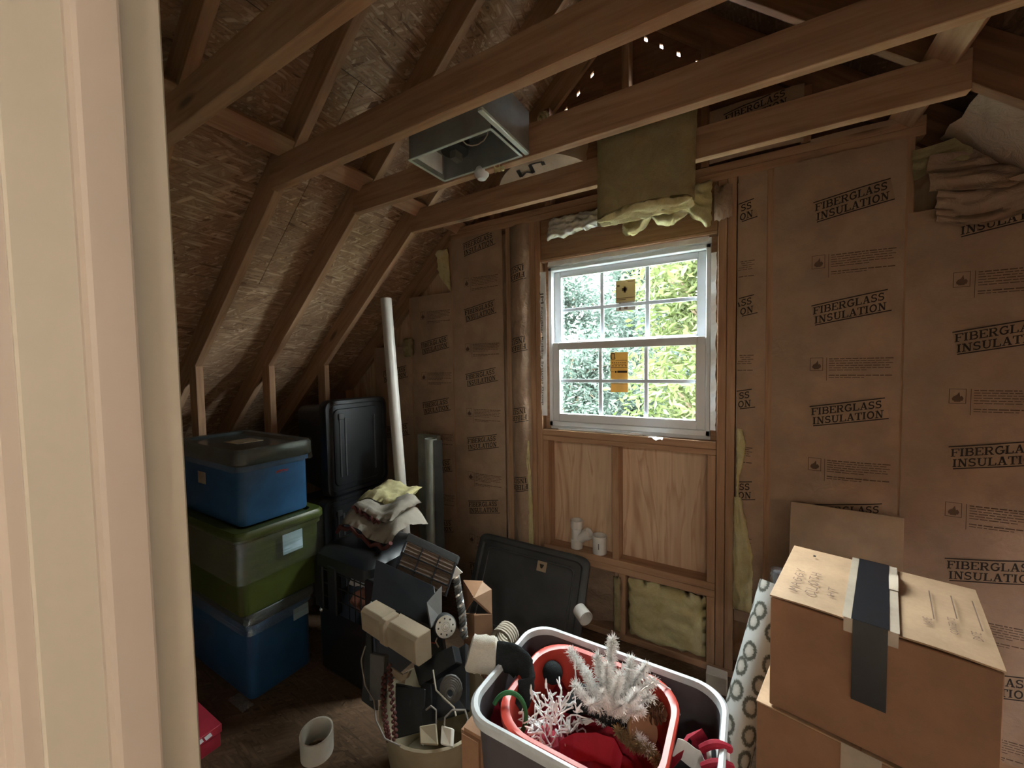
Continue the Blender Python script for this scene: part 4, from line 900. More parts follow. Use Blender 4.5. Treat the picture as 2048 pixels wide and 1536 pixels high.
o = slab('plastic_block', 'beige_plastic', None, [pt(782, 1333, 1.52), pt(806, 1350, 1.49), pt(803, 1366, 1.48), pt(782, 1350, 1.50)], .03); tag(o, 'small beige plastic block below the beige cover', 'block')
o = slab('plastic_block', 'beige_plastic', None, [pt(806, 1348, 1.49), pt(818, 1343, 1.49), pt(812, 1358, 1.48), pt(801, 1364, 1.48)], .03); tag(o, 'beige plastic chip wedged beside the small beige block', 'block')
fm = thing('fan_motor', 'round silver faced motor with wires on the heap', 'motor', pt(890, 1252, 1.6))
fc = pt(891, 1253, 1.58); fn_ = ((EYE-fc).normalized()+Vector((.35, -.1, -.1))).normalized()
MB().lathe([(.001, -.06), (.036, -.058), (.042, -.05), (.044, -.006), (.040, 0), (.001, .0005)], 28, fc, fn_).build('motor_body', 'charcoal_plastic', fm, smooth=True)
dk = MB().lathe([(.040, .0), (.040, .004), (.017, .004), (.015, .002), (.011, .002), (.009, .006), (.001, .0065)], 28, fc, fn_).build('face_plate', 'silver', fm, smooth=True)
hx_ = fn_.orthogonal().normalized(); hy_ = fn_.cross(hx_)
for k in range(8): MB().lathe([(.0035, .0042), (.001, .0048)], 8, fc+(hx_*math.cos(k*.785)+hy_*math.sin(k*.785))*.029, fn_, cap1=True).build('hole', 'black_plastic', dk)
MB().tube([fc+Vector((-.03, 0, -.03)), fc+Vector((-.045, -.01, -.07)), fc+Vector((-.03, -.01, -.09))], .003, 6).build('wire', 'rope', fm, smooth=True)
MB().tube([fc+Vector((-.03, 0, -.03)), fc+Vector((-.05, -.01, -.08)), fc+Vector((-.075, -.01, -.085))], .0025, 6).build('wire', 'red_plastic', fm, smooth=True)
ga = thing('braided_rope', 'grey and black braided rope hanging behind the silver motor', 'rope', pt(920, 1280, 1.68))
gp = [pt(912, 1150, 1.72), pt(917, 1185, 1.70), pt(924, 1225, 1.66), pt(928, 1275, 1.62)]
def path(p, s): s = s*(len(p)-1); i = min(len(p)-2, int(s)); return p[i].lerp(p[i+1], s-i)
for k in range(3):
    MB().tube([path(gp, i/60)+RIGHT*(.010*math.sin(i*.62+k*2.09))+FWD*(.008*math.cos(i*.62+k*2.09)) for i in range(61)], .0075, 6).build('strand', ('mid_grey', 'silver', 'charcoal_plastic')[k], ga, smooth=True)
o = slab('triangular_bracket', 'white_paper', None, [pt(912, 1132, 1.70), pt(925, 1145, 1.69), pt(904, 1159, 1.69), pt(904, 1158, 1.69)], .004, 0); tag(o, 'small white triangular plate on the filter corner', 'plate')
wx = thing('wooden_crate', 'brown wooden crate with one clipped corner behind the motor', 'crate', pt(960, 1290, 1.75))
def dn(p): return Vector((p.x, p.y, 0))
q0, q1, q2, q3 = pt(926, 1160, 1.90), pt(965, 1162, 1.86), pt(984, 1178, 1.84), pt(948, 1196, 1.76)
slab('side_panel', 'wood_box', wx, [q3, q1, q2, pt(985, 1230, 1.82)], .012)
slab('side_panel', 'wood_box', wx, [pt(948, 1230, 1.76), pt(985, 1228, 1.82), dn(pt(985, 1228, 1.82)), dn(q3)], .012)
slab('end_panel', 'cardboard_dark', wx, [q0, q1, q3, pt(926, 1230, 1.84)], .012)
slab('end_panel', 'cardboard_dark', wx, [pt(926, 1228, 1.84), pt(948, 1228, 1.765), dn(q3), dn(pt(926, 1228, 1.84))], .012)
o = MB().box(-.96, -.83, 1.335, 1.46, 0, .362).build('small_carton', 'cardboard_dark', None, bevel=.003); tag(o, 'small brown carton under the pale rope coil', 'box')
rc = thing('rope_coil', 'coil of pale rope beside the grey bin', 'rope', pt(1008, 1290, 1.72))
cc = pt(1010, 1272, 1.70)
for k in range(5): MB().tube([cc+Vector((.045*math.cos(i*.393), -.028+.014*k, .040*math.sin(i*.393))) for i in range(17)], .0075, 6).build('turn', 'rope', rc, smooth=True)
ck = thing('cable_coil', 'coil of grey cable in the beige tub', 'cable', pt(900, 1400, 1.48))
cc = pt(902, 1378, 1.47)
for k in range(6):
    r_ = .05-.006*k
    MB().tube([cc+RIGHT*(r_*.75*math.cos(i*.393))+UP*(r_*math.sin(i*.393))-FWD*(.004*k) for i in range(17)], .0055, 6).build('turn', 'mid_grey', ck, smooth=True)
bd = [('flat_case', 'black_plastic', [(790, 1370, 1.52), (850, 1378, 1.48), (850, 1462, 1.40), (790, 1478, 1.42)], .05, 'black flat plastic case standing in the tub at centre', 'case'),
      ('grey_board', 'mid_grey', [(739, 1306, 1.56), (768, 1312, 1.53), (763, 1400, 1.46), (738, 1402, 1.49)], .03, 'dull grey flat panel at the left of the tub', 'panel'),
      ('dark_plate', 'charcoal_plastic', [(790, 1366, 1.53), (824, 1372, 1.50), (822, 1412, 1.46), (795, 1410, 1.48)], .008, 'dark grey plate in front of the black case', 'plate'),
      ('black_device', 'black_plastic', [(826, 1330, 1.56), (905, 1290, 1.54), (912, 1325, 1.50), (838, 1372, 1.50)], .05, 'black bar shaped device below the motor', 'device'),
      ('black_board', 'black_plastic', [(868, 1330, 1.58), (932, 1285, 1.60), (934, 1420, 1.46), (872, 1440, 1.44)], .03, 'black back board behind the cable coil', 'panel'),
      ('tall_case', 'black_plastic', [(735, 1215, 1.78), (742, 1200, 1.80), (748, 1420, 1.54), (722, 1400, 1.56)], .06, 'tall black case at the left edge of the tub', 'case'),
      ('narrow_case', 'black_plastic', [(840, 1360, 1.52), (862, 1366, 1.49), (866, 1480, 1.36), (844, 1484, 1.37)], .03, 'narrow black case standing beside the coil', 'case'),
      ('paper_packet', 'tub_beige', [(838, 1452, 1.36), (872, 1446, 1.36), (876, 1490, 1.32), (840, 1488, 1.32)], .01, 'crumpled cream paper packet in the tub', 'paper'),
      ('white_plug', 'pvc_dirty', [(882, 1450, 1.37), (904, 1456, 1.35), (902, 1494, 1.32), (880, 1488, 1.33)], .02, 'small white plug beside the black device in the tub', 'plug')]
for nm, mt, cs, th_, lab, ct in bd: slab(nm, mt, None, [pt(*c) for c in cs], th_, .003, lab, ct)
for k, (pth, lab) in enumerate((([(778, 1330, 1.50), (782, 1375, 1.46), (788, 1430, 1.41), (790, 1478, 1.37)], 'reddish brown beaded garland at the left of the tub'), ([(768, 1350, 1.50), (766, 1400, 1.46), (772, 1450, 1.41), (778, 1480, 1.38)], 'dark red beaded garland nearest the grey panel'))):
    g2 = thing('bead_garland', lab, 'garland', pt(*pth[-1]), group='beaded garlands in the tub'); P4 = [pt(*p) for p in pth]
    b_ = MB()
    for i in range(26): b_.lathe([(.001, -.007), (.006, -.004), (.0075, 0), (.006, .004), (.001, .007)], 6, path(P4, i/25)+RIGHT*.004*(-1)**i, (RIGHT+UP*(-1)**i))
    o = b_.build('beads', 'maroon', g2, smooth=True); o['kind'] = 'stuff'
    MB().tube(P4, .002, 5).build('string', 'wire_grey', g2)
for k, (pth, mt, lab) in enumerate((([(731, 1292, 1.58), (722, 1320, 1.56), (730, 1370, 1.52), (748, 1400, 1.46), (752, 1440, 1.40), (770, 1478, 1.34), (800, 1492, 1.31)], 'wire_grey', 'grey cord looping down the left side of the tub'),
        ([(866, 1340, 1.50), (872, 1380, 1.45), (890, 1398, 1.43), (908, 1415, 1.42), (912, 1432, 1.40)], 'rope', 'pale cord hanging across the cable coil'),
        ([(852, 1420, 1.40), (862, 1412, 1.40), (872, 1420, 1.39), (872, 1450, 1.37), (860, 1478, 1.34), (845, 1490, 1.32)], 'wire_grey', 'thin grey cord curling over the narrow black case'),
        ([(888, 1460, 1.36), (890, 1435, 1.38), (905, 1420, 1.39), (930, 1420, 1.40), (936, 1440, 1.38), (925, 1470, 1.34)], 'wire_grey', 'thin grey cord looped at the right of the tub'))):
    P4 = [pt(*p) for p in pth]; o = MB().tube([path(P4, i/40) for i in range(41)], .003, 6).build('cord', mt, None, smooth=True); tag(o, lab, 'cord')
# big grey lid leaning under the window
ld = thing('tote_lid', 'large dark grey tote lid leaning against the wall below window', 'lid', (-1.08, 1.95, 0))
y_b, y_t, zt_ = 1.84, 2.08, .50
def lidp(x, s, off): z = zt_*s; y = y_b+(y_t-y_b)*s; n = Vector((0, -zt_, (y_t-y_b))).normalized(); return Vector((x, y, z))+n*off
def lidl(d, off, r): return [lidp(p[0], p[1], off) for p in rr(-1.12, .5, .37-d, .5-d*1.6, r, 0, 6)]
MB().loops([lidl(0, 0, .07), lidl(0, .012, .07), lidl(.012, .022, .065), lidl(.035, .022, .055), lidl(.045, .012, .05)], True, True, True).build('lid_panel', 'charcoal_plastic', ld, smooth=True)
MB().loops([lidl(.075, .0125, .04), lidl(.079, .018, .04), lidl(.086, .018, .04), lidl(.09, .0125, .04)], True, False, False).build('raised_border', 'charcoal_plastic', ld, smooth=True)
slab('paper_label', 'cardboard_grey', ld, [lidp(-1.06, .86, .0145), lidp(-1.0, .86, .0145), lidp(-1.0, .76, .0145), lidp(-1.06, .76, .0145)], .001, 0)
slab('label_mark', 'ink', ld, [lidp(-1.045, .83, .0165), lidp(-1.015, .83, .0165), lidp(-1.025, .79, .0165), lidp(-1.035, .79, .0165)], .0006, 0)
cu_ = MB().lathe([(.036, 0), (.038, .07), (.034, .07), (.032, 0), (.036, 0)], 24, (-.765, 1.93, .285), (.72, -.55, -.12)).build('pipe_coupling', 'pvc', None, smooth=True); tag(cu_, 'white pipe coupling lying beside the dark grey lid', 'pipe fitting')
# fittings on the ledger
wy = thing('pipe_wye', 'white plastic branch pipe fitting standing on the wall ledger', 'pipe fitting', (-.90, 2.24, .464))
wc = Vector((-.90, 2.242, .4645))
MB().lathe([(.036, 0), (.036, .05), (.032, .054), (.032, .12), (.037, .124), (.037, .17), (.032, .17), (.032, .13), (.001, .125)], 24, wc, cap0=True).build('run', 'pvc', wy, smooth=True)
MB().lathe([(.028, .02), (.028, .065), (.034, .068), (.034, .10), (.029, .10), (.029, .07), (.001, .068)], 20, wc+Vector((.01, -.005, .05)), (.75, -.12, .62)).build('branch', 'pvc', wy, smooth=True)
cpn = MB().lathe([(.041, 0), (.041, .046), (.042, .05), (.042, .104), (.037, .104), (.037, .056), (.001, .05)], 28, (-.757, 2.243, .4645), cap0=True)
cpl = thing('pipe_coupling', 'white round pipe coupling on the ledger right of branch fitting', 'pipe fitting', (-.757, 2.243, .464)); cpn.build('coupling_body', 'pvc', cpl, smooth=True)
MB().add([(-.750+.004*i+(.004 if j else 0), 2.200-.0012+.0008*i, .50+.035*k) for i in (0,) for (j, k) in ((0, 0), (1, 0), (1, 1), (0, 1))], [(0, 1, 2, 3)]).build('coupling_print', 'ink', cpl)

# ------------------------------------------------------------------ the holiday bins in front
gx0, gx1, gy0, gy1, gz_ = -.705, -.045, .855, 1.312, .60
gcx, gcy, ghx, ghy = (gx0+gx1)/2, (gy0+gy1)/2, (gx1-gx0)/2, (gy1-gy0)/2
gb2 = thing('storage_tote', 'large dark grey open tote with pale rim full of holiday decorations', 'storage bin', (gcx, gcy, 0))
MB().loops([rr(gcx, gcy, ghx-.05, ghy-.05, .06, 0, 8), rr(gcx, gcy, ghx-.045, ghy-.045, .07, .02, 8), rr(gcx, gcy, ghx-.012, ghy-.012, .09, gz_-.02, 8),
            rr(gcx, gcy, ghx-.017, ghy-.017, .085, gz_-.02, 8), rr(gcx, gcy, ghx-.052, ghy-.052, .06, .03, 8)]).build('body', 'grey_plastic', gb2, smooth=True)
MB().loops([rr(gcx, gcy, ghx-.012, ghy-.012, .09, gz_-.035, 8), rr(gcx, gcy, ghx+.001, ghy+.001, .09, gz_-.03, 8), rr(gcx, gcy, ghx+.003, ghy+.003, .09, gz_-.006, 8), rr(gcx, gcy, ghx-.003, ghy-.003, .09, gz_, 8), rr(gcx, gcy, ghx-.013, ghy-.013, .085, gz_-.002, 8), rr(gcx, gcy, ghx-.017, ghy-.017, .085, gz_-.02, 8)], True, False, False).build('rim', 'rim_grey', gb2, smooth=True)
rx0, rx1, ry0, ry1, rz_ = -.632, -.165, .878, 1.280, .585
rcx, rcy, rhx, rhy = (rx0+rx1)/2, (ry0+ry1)/2, (rx1-rx0)/2, (ry1-ry0)/2
rd = thing('red_basket', 'red plastic laundry tub inside the grey tote', 'tub', (rcx, rcy, .03))
MB().loops([rr(rcx, rcy, rhx-.06, rhy-.06, .08, .034, 8), rr(rcx, rcy, rhx-.05, rhy-.05, .10, .06, 8), rr(rcx, rcy, rhx-.012, rhy-.012, .12, rz_-.012, 8), rr(rcx, rcy, rhx-.018, rhy-.018, .115, rz_-.012, 8), rr(rcx, rcy, rhx-.056, rhy-.056, .08, .07, 8)]).build('body', 'red_plastic', rd, smooth=True)
MB().loops([rr(rcx, rcy, rhx-.010, rhy-.010, .12, rz_-.030, 8), rr(rcx, rcy, rhx+.002, rhy+.002, .12, rz_-.020, 8), rr(rcx, rcy, rhx+.002, rhy+.002, .12, rz_-.004, 8), rr(rcx, rcy, rhx-.004, rhy-.004, .12, rz_, 8), rr(rcx, rcy, rhx-.018, rhy-.018, .115, rz_-.003, 8), rr(rcx, rcy, rhx-.019, rhy-.019, .115, rz_-.02, 8)], True, False, False).build('rim', 'red_plastic', rd, smooth=True)
# heap of cloth that fills the tub
def heap(a, b):
    x, y = rcx+(a-.5)*.40, rcy+(b-.5)*.34; r_ = math.hypot((a-.5)*2, (b-.5)*2)
    return (x, y, .44+.05*fbm(a*2.3, b*2.3, 3, 1.7)-.06*max(0, r_-.6))
hc = fluff('red_fabric', lambda a, b: heap(a, b), 44, 38, 'red_cloth', .022, 81, None, .05, (0, 0, 1)); tag(hc, 'crumpled crimson fabric filling the red tub under the lights', 'fabric')
hd = fluff('dark_fabric', lambda a, b: (rcx-.10+.20*a, rcy+.02+.10*b, .50+.03*math.sin(a*3)), 14, 10, 'dark_knit', .012, 83, None, .04, (0, 0, 1)); tag(hd, 'black knitted scarf bundled among the holiday lights', 'scarf')
# stocking
st_ = thing('stocking', 'dark cable knit stocking with fluffy white cuff over the tote edge', 'stocking', pt(1000, 1345, 1.33))
def flat_tube(pts, wid, thk, side, n=16, rough=0, seed=0, ribs=0):
    L = []; side = Vector(side).normalized()
    for i, p in enumerate(pts):
        d = (pts[min(i+1, len(pts)-1)]-pts[max(i-1, 0)]).normalized(); s_ = (side-d*side.dot(d)).normalized(); u_ = d.cross(s_); w_ = wid[i] if isinstance(wid, list) else wid
        L.append([p+(s_*math.cos(6.2832*j/n)*w_+u_*math.sin(6.2832*j/n)*thk)*(1+rough*nz(i*.9+seed, j*.9, seed)+ribs*math.cos(j*6.2832*5/n)) for j in range(n)])
    return MB().loops(L)
lp = [pt(984, 1312, 1.335), pt(1005, 1312, 1.33), pt(1028, 1318, 1.325), pt(1048, 1336, 1.31), pt(1054, 1362, 1.29), pt(1044, 1390, 1.265), pt(1030, 1408, 1.25)]
flat_tube([path(lp, i/22) for i in range(23)], [.050-.010*abs(i/22-.5) for i in range(23)], .026, UP, 30, .05, 3, .06).build('leg', 'dark_knit', st_, smooth=True)
cp_ = [pt(938, 1304, 1.345), pt(945, 1306, 1.345), pt(965, 1309, 1.34), pt(985, 1311, 1.335), pt(994, 1312, 1.333)]
flat_tube([path(cp_, i/12) for i in range(13)], [.050, .058]+[.062]*9+[.060, .05], .034, UP, 24, .10, 6).build('cuff', 'fleece', st_, smooth=True)
pm_ = MB().lathe([(.034*math.sin(math.pi*i/10)+.0005, -.034*math.cos(math.pi*i/10)) for i in range(11)], 16, pt(1105, 1345, 1.36)).build('pompom', 'dark_knit', None, smooth=True); tag(pm_, 'round black knitted ball in the red tub behind lights', 'ball')
gn = pt(1018, 1432, 1.17); rg = MB()
rg.tube([gn+RIGHT*(.050*math.cos(a))+UP*(.060*math.sin(a))+FWD*(.012*math.sin(a)) for a in [math.radians(150+ -300*i/30) for i in range(31)]], .0065, 8)
o = rg.build('wreath_ring', 'green_felt', None, smooth=True); tag(o, 'dark green curled ring hanging on the red tub edge', 'ring')
rgb = random.Random(11)
# string lights: loops of white wire with little bulbs
sl2 = thing('string_lights', 'tangle of white wired miniature lights in the red tub', 'string lights', pt(1100, 1480, 1.2))
wires = MB(); bulbs = []
for k in range(30):
    u0, v0 = rgb.gauss(1105, 30), rgb.gauss(1445, 34); p = pt(u0, v0, rgb.uniform(1.16, 1.24)); L = [p]
    d = Vector((rgb.gauss(0, 1), rgb.gauss(0, 1), rgb.gauss(.2, .8))).normalized()
    for i in range(9):
        d = (d+Vector((rgb.gauss(0, .5), rgb.gauss(0, .5), rgb.gauss(0, .4)))).normalized(); c_ = pt(1108, 1440, 1.2)
        if (L[-1]-c_).length > .10: d = (d*.4+(c_-L[-1]).normalized()).normalized()
        L.append(L[-1]+d*.017)
        if rgb.random() < .30: bulbs.append((L[-1], Vector((rgb.gauss(0, .7), rgb.gauss(0, .7)-.3, rgb.gauss(.5, .6))).normalized()))
    wires.tube(L, .0022, 5)
for p_ in (([(1150, 1330), (1152, 1360), (1148, 1400), (1140, 1440)], 1.26), ([(1062, 1380), (1068, 1402), (1082, 1420)], 1.22), ([(1092, 1368), (1098, 1392), (1110, 1415)], 1.22), ([(1290, 1350), (1312, 1362), (1340, 1378), (1352, 1410), (1360, 1430)], 1.22), ([(1245, 1335), (1270, 1342), (1295, 1350)], 1.23), ([(1130, 1500), (1142, 1530)], 1.12), ([(1108, 1515), (1120, 1540)], 1.10)):
    L = [pt(a, b, p_[1]) for a, b in p_[0]]; wires.tube([path(L, i/10) for i in range(11)], .0022, 5); bulbs.append((L[0], UP))
o = wires.build('wire', 'wire_white', sl2, smooth=True); o['kind'] = 'stuff'
bm0 = None
for (p, d) in bulbs[:110]:
    if bm0 is None:
        ob = MB().lathe([(.0035, -.012), (.0042, -.004), (.0042, 0), (.003, .004), (.0026, .012), (.0006, .018)], 7).build('bulb', 'wire_white', sl2, smooth=True); bm0 = ob.data
    else: ob = link('bulb', bm0, None, sl2)
    q = d.to_track_quat('Z', 'Y'); ob.matrix_basis = Matrix.LocRotScale(p, q, None)
# silver tinsel tree branches
tn = thing('tinsel_tree', 'silver tinsel branches rising from the red tub', 'tinsel', pt(1220, 1470, 1.2))
rt_ = pt(1215, 1455, 1.21)
tips = [(1226, 1276, 1.28), (1140, 1303, 1.30), (1292, 1332, 1.24), (1302, 1392, 1.19), (1172, 1345, 1.26), (1262, 1318, 1.26), (1195, 1310, 1.27), (1308, 1362, 1.22), (1150, 1370, 1.22), (1240, 1350, 1.20), (1275, 1385, 1.17), (1205, 1385, 1.17), (1180, 1410, 1.16), (1245, 1410, 1.15), (1298, 1500, 1.10), (1270, 1350, 1.27), (1215, 1330, 1.22), (1285, 1420, 1.15)]
for k, tp_ in enumerate(tips):
    e_ = pt(*tp_); s0 = rt_.lerp(e_, .25)
    P4 = [s0, s0.lerp(e_, .5)+Vector((rgb.gauss(0, .008), rgb.gauss(0, .008), .012)), e_]
    b_ = MB().tube([path(P4, i/8) for i in range(9)], .0028, 5).build('branch', 'silver', tn, smooth=True)
    m = MB(); Ln = (e_-s0).length; cnt = int(1500*Ln/.14)
    for i in range(cnt):
        c_ = path(P4, rgb.random()); d = Vector((rgb.gauss(0, 1), rgb.gauss(0, 1), rgb.gauss(0, 1))).normalized(); ax_ = (e_-s0).normalized(); d = (d+ax_*.35).normalized()
        l_ = rgb.uniform(.008, .026); sd = d.orthogonal().normalized()*.0009
        m.add([c_-sd, c_+sd, c_+d*l_+sd*.6, c_+d*l_-sd*.6], [(0, 1, 2, 3)])
    o = m.build('tinsel', 'tinsel_silver', b_); o['kind'] = 'stuff'
# bits and pieces in the tub
pc = thing('pine_cone', 'brown pine cone at the right side of the red tub', 'pine cone', pt(1300, 1425, 1.17)); pcc = pt(1300, 1420, 1.19)
MB().lathe([(.001, -.04), (.012, -.035), (.014, .02), (.001, .04)], 10, pcc, (1, -.2, .3)).build('core', 'cone_brown', pc)
sm = MB(); az = Vector((1, -.2, .3)).normalized(); ax_ = az.orthogonal().normalized(); ay_ = az.cross(ax_)
for i in range(60):
    s_ = i/60; r_ = .032*math.sin(math.pi*(.12+.8*s_))**.8; a = i*2.4; dr = ax_*math.cos(a)+ay_*math.sin(a); c_ = pcc+az*(-.036+.075*s_)
    tg = az.cross(dr); sm.add([c_+dr*.008-tg*.004, c_+dr*.008+tg*.004, c_+dr*r_+tg*.009+az*.008, c_+dr*(r_+.004)+az*.011, c_+dr*r_-tg*.009+az*.008], [(0, 1, 2, 3, 4)])
sm.build('scales', 'cone_brown', pc, solid=.0012)
wsn = (UP*.6-FWD+RIGHT*.3).normalized(); wsc = pt(1288, 1462, 1.15)
wsl = thing('wood_slice', 'round brown wood slice ornament with golden edge', 'ornament', wsc)
MB().lathe([(.001, 0), (.044, 0), (.046, -.004), (.046, -.016), (.001, -.017)], 28, wsc, wsn).build('disc', 'wood_box', wsl, smooth=True)
MB().tube([wsc+(wsn.orthogonal().normalized()*math.cos(a*.3)+wsn.cross(wsn.orthogonal().normalized())*math.sin(a*.3))*.047 for a in range(0, 12)], .004, 6).build('edge_band', 'gold', wsl, smooth=True)
def ribbon(name, label, pts, wid, mat, side, cat='ribbon', tw=0):
    P4 = [pt(*p) for p in pts]; side = Vector(side)
    def fn(a, b):
        p = path(P4, a); s_ = side.copy(); s_.rotate(Matrix.Rotation(tw*a, 3, FWD)); return p+s_.normalized()*wid*(b-.5)+FWD*.004*math.sin(a*9)
    o = MB().grid(fn, 24, 3).build(name, mat, None, smooth=True, solid=.0012); return tag(o, label, cat)
ribbon('velvet_ribbon', 'crimson velvet ribbon at the front of the red tub', [(1120, 1512, 1.10), (1150, 1496, 1.12), (1190, 1490, 1.12), (1225, 1505, 1.10), (1240, 1540, 1.06)], .06, 'red_cloth', UP*.7+FWD*.6, tw=.6)
ribbon('velvet_ribbon', 'crimson felt strip hanging at the left edge of red tub', [(985, 1350, 1.31), (978, 1385, 1.28), (990, 1425, 1.25), (1000, 1460, 1.22)], .045, 'red_cloth', RIGHT+FWD*.4, tw=.3)
ribbon('velvet_ribbon', 'bright red satin ribbon loop between tub and tote at right', [(1352, 1530, 1.04), (1365, 1490, 1.07), (1388, 1462, 1.10), (1400, 1480, 1.09), (1404, 1525, 1.05)], .045, 'red_cloth', RIGHT*.6+UP*.7, tw=.9)
ribbon('gift_wrap', 'white printed gift wrap strip beside the red ribbon loop', [(1350, 1495, 1.06), (1372, 1505, 1.05), (1395, 1520, 1.04), (1405, 1545, 1.02)], .05, 'white_paper', RIGHT*.3+UP*.9, 'gift wrap')
bw = thing('gift_bow', 'black and white tube tied with red ribbon at tote corner', 'bow', pt(1435, 1520, 1.02))
for k, (u_, mt_) in enumerate(((1418, 'white_paper'), (1427, 'black_plastic'), (1436, 'white_paper'), (1445, 'black_plastic'), (1454, 'white_paper'))):
    MB().tube([pt(u_, 1500, 1.03), pt(u_+3, 1560, .98)], .0062, 8).build('stripe', mt_, bw, smooth=True)
MB().tube([pt(1403+5.6*i, 1498-10*math.sin(i*.31), 1.03-.012*math.sin(i*.31)) for i in range(11)], .010, 8).build('ribbon_band', 'red_cloth', bw, smooth=True)
MB().tube([pt(1406+5.6*i, 1534-8*math.sin(i*.31), 1.0-.012*math.sin(i*.31)) for i in range(11)], .010, 8).build('ribbon_band', 'red_cloth', bw, smooth=True)
sk = MB().box(-.805, -.715, .97, 1.11, 0, .40).build('paper_sack', 'cardboard_dark', None, bevel=.012, seg=2); tag(sk, 'brown paper sack standing between the tub and the grey tote', 'sack')
rf = fluff('red_fabric', lambda a, b: (-.78+.10*a, .86+.06*b, .16+.04*math.sin(a*3)), 10, 8, 'red_cloth', .015, 91, None, .04, (0, 0, 1)); tag(rf, 'dark red cloth on the floor beside the grey tote', 'fabric')

# ------------------------------------------------------------------ boxes, rolls and the sheet on the right
tg2 = thing('tinsel_garland', 'dull gold tinsel garland in the front of the red tub', 'garland', pt(1290, 1500, 1.1)); P4 = [pt(1235, 1460, 1.14), pt(1265, 1490, 1.12), pt(1300, 1500, 1.10), pt(1325, 1540, 1.06)]
MB().tube([path(P4, i/12) for i in range(13)], .004, 5).build('cord', 'gold', tg2)
m = MB()
for i in range(2600):
    c_ = path(P4, rgb.random()); d = Vector((rgb.gauss(0, 1), rgb.gauss(0, 1), rgb.gauss(0, 1))).normalized(); l_ = rgb.uniform(.008, .022); sd = d.orthogonal().normalized()*.0009
    m.add([c_-sd, c_+sd, c_+d*l_+sd*.6, c_+d*l_-sd*.6], [(0, 1, 2, 3)])
o = m.build('tinsel', 'gold', tg2); o['kind'] = 'stuff'
def carton(name, label, loc, rz_a, hx, hy, h):
    t_ = thing(name, label, 'box', loc, (0, 0, rz_a), group='moving boxes stacked at the right'); t_.matrix_basis = Matrix.Identity(4)
    return t_
def place(t_, loc, rz_a): t_.matrix_basis = Matrix.LocRotScale(Vector(loc), Euler((0, 0, rz_a)), None)
b1 = carton('cardboard_box', 'cardboard box sealed with a wide black tape, top of the stack', (0, 0, 0), 0, 0, 0, 0)
hx, hy, h = .2165, .2085, .33
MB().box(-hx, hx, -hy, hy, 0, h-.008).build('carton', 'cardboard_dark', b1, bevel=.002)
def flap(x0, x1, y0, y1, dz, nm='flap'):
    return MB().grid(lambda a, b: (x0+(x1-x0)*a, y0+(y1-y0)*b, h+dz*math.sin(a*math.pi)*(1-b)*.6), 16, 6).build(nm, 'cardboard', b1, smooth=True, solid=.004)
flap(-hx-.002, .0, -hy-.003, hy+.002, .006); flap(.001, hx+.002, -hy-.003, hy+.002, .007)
def tape(x0, x1, mat, z, front, back, nm):
    m = MB(); m.box(x0, x1, -hy-.004, hy+.004, h+.0065+z, h+.0075+z)
    m.box(x0+.003, x1-.002, -hy-.0055-z, -hy-.0045-z, h-front, h+.0075+z)
    m.box(x0, x1, hy+.0045+z, hy+.0055+z, h-back, h+.0075+z); return m.build(nm, mat, b1)
tape(-.056, .053, 'tape_clear', 0, .03, .03, 'clear_tape'); tape(-.038, .034, 'tape_black', .0014, .205, .12, 'black_tape')
MB().grid(lambda a, b: (.034+.02*a, .03+.12*b, h+.010+.012*a*math.sin(b*3.1)), 4, 8).build('tape_fold', 'tape_clear', b1, solid=.0008)
hz = h+.0072
for txt, x, y, ln in (('NAME', .114, -.118, (-.075, .099)), ('CONTENTS', .157, -.124, (-.035, .103)), ('DATE', .197, -.120, (-.063, .106))):
    vs_, fs = font_mesh(txt, .026 if txt != 'CONTENTS' else .021); wx_ = max(v[0] for v in vs_); want = {'NAME': .040, 'CONTENTS': .085, 'DATE': .040}[txt]
    MB().add([(x-v[1]*.95, y+v[0]*want/wx_, hz) for v in vs_], fs).build('printed_text', 'pencil', b1)
    MB().box(x+.003, x+.0055, ln[0], ln[1], hz-.0002, hz+.0002).build('printed_line', 'pencil', b1)
HAND = {'M': [[(0, 0), (.1, 1), (.4, .3), (.7, 1), (.8, 0)]], 'A': [[(0, 0), (.4, 1), (.8, 0)], [(.15, .4), (.65, .4)]], 'G': [[(.8, .85), (.4, 1), (.05, .5), (.35, 0), (.8, .2), (.8, .5), (.5, .5)]], 'Y': [[(0, 1), (.4, .5), (.8, 1)], [(.4, .5), (.3, 0)]],
        'C': [[(.8, .85), (.4, 1), (.05, .5), (.35, 0), (.8, .15)]], 'L': [[(.1, 1), (.1, 0), (.7, 0)]], 'O': [[(.4, 1), (.05, .6), (.1, .15), (.45, 0), (.8, .4), (.7, .9), (.4, 1)]], 'T': [[(0, 1), (.8, 1)], [(.4, 1), (.4, 0)]], 'H': [[(.05, 1), (.05, 0)], [(.7, 1), (.7, 0)], [(.05, .5), (.7, .5)]],
        '.': [[(.1, 0), (.2, .05)]], '5': [[(.7, 1), (.15, 1), (.1, .55), (.6, .5), (.65, .1), (.1, 0)]]}
hm = MB()
for word, x, y, ch in (('MAGGY', -.172, -.155, .020), ('CLOTH', -.132, -.150, .022), ('HT', -.092, -.120, .014)):
    yy = y
    for c_ in word:
        for st in HAND[c_]:
            for q in stroke_quads(st, .10): hm.add([(x-p[1]*ch*1.1+.012, yy+p[0]*.028, hz) for p in q], [(0, 1, 2, 3)])
        yy += .034
hm.build('handwriting', 'pencil', b1)
MB().box(-.155, -.148, .135, .147, hz-.0004, hz+.0004).build('tear_mark', 'ink', b1)
place(b1, (.314, 1.509, .572), -.2164)
b2 = carton('cardboard_box', 'larger cardboard box under the taped one, bottom of the stack', (0, 0, 0), 0, 0, 0, 0)
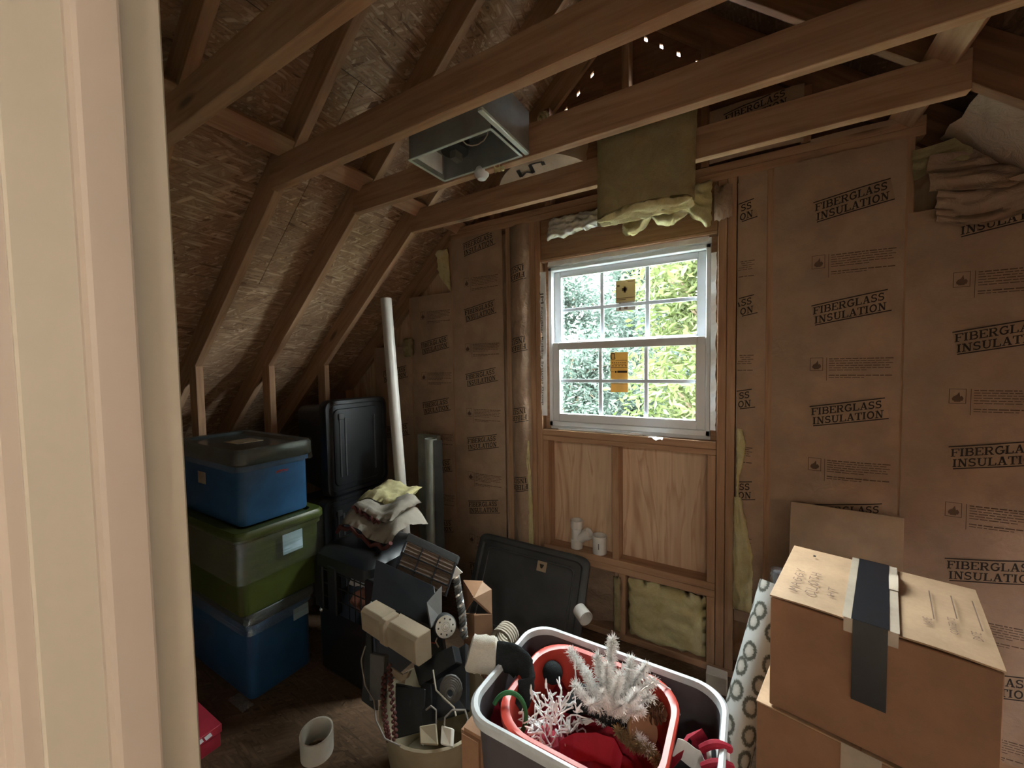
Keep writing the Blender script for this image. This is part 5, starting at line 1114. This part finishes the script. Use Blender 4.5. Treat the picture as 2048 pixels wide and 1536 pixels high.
MB().box(-.235, .235, -.215, .215, 0, .562).build('carton', 'cardboard_dark', b2, bevel=.002)
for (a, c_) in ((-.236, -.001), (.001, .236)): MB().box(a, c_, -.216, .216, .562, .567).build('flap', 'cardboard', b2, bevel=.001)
MB().box(-.04, .04, -.2175, -.2160, .37, .568).build('tape', 'tape_clear', b2)
place(b2, (.302, 1.513, 0), -.2164)
sh = MB().box(-.187, .187, -.003, .003, 0, .95).build('cardboard_sheet', 'cardboard_grey', None, bevel=.001); tag(sh, 'flat plain cardboard sheet leaning on the papered wall behind boxes', 'cardboard'); sh.matrix_basis = Matrix.LocRotScale(Vector((.332, 2.085, 0)), Euler((-.07, .018, 0)), None)
a_, b_ = pt(1482, 1450, 1.47), pt(1556, 1174, 1.60); dv = (b_-a_).normalized(); a_ = a_-dv*(a_.z/dv.z)+Vector((0, 0, .02)); Lr = (b_-a_).length
wr_ = thing('wrapping_roll', 'leopard print wrapping paper roll leaning beside the boxes', 'wrapping paper')
MB().lathe([(.060, .0), (.060, Lr), (.058, Lr), (.056, Lr-.02), (.056, 0)], 32).build('paper_roll', 'leopard', wr_, smooth=True)
MB().lathe([(.046, .0), (.046, Lr-.004), (.042, Lr-.004), (.042, .0)], 20).build('core_tube', 'pvc', wr_, smooth=True)
wr_.matrix_basis = Matrix.LocRotScale(a_, dv.to_track_quat('Z', 'Y'), None)
a2, b2_ = Vector((.10, 1.93, 0)), pt(1562, 1140, 1.72)
bwp = thing('bubble_wrap_roll', 'clear ribbed plastic roll standing behind the wrapping paper', 'plastic roll', a2)
MB().lathe([((.034 if i % 2 else .040), (b2_-a2).length*i/60) for i in range(61)], 20, a2, (b2_-a2)).build('ribbed_sheet', 'clear_film', bwp, smooth=True)
MB().lathe([(.028, 0), (.028, (b2_-a2).length-.01)], 16, a2, (b2_-a2), True, True).build('core_tube', 'rim_grey', bwp, smooth=True)
ob_ = MB().box(-.17, -.08, 2.06, 2.12, .0, .085).build('wood_offcut', 'pvc_dirty', None, bevel=.003); tag(ob_, 'pale offcut block on the floor by the wall behind tote', 'block')
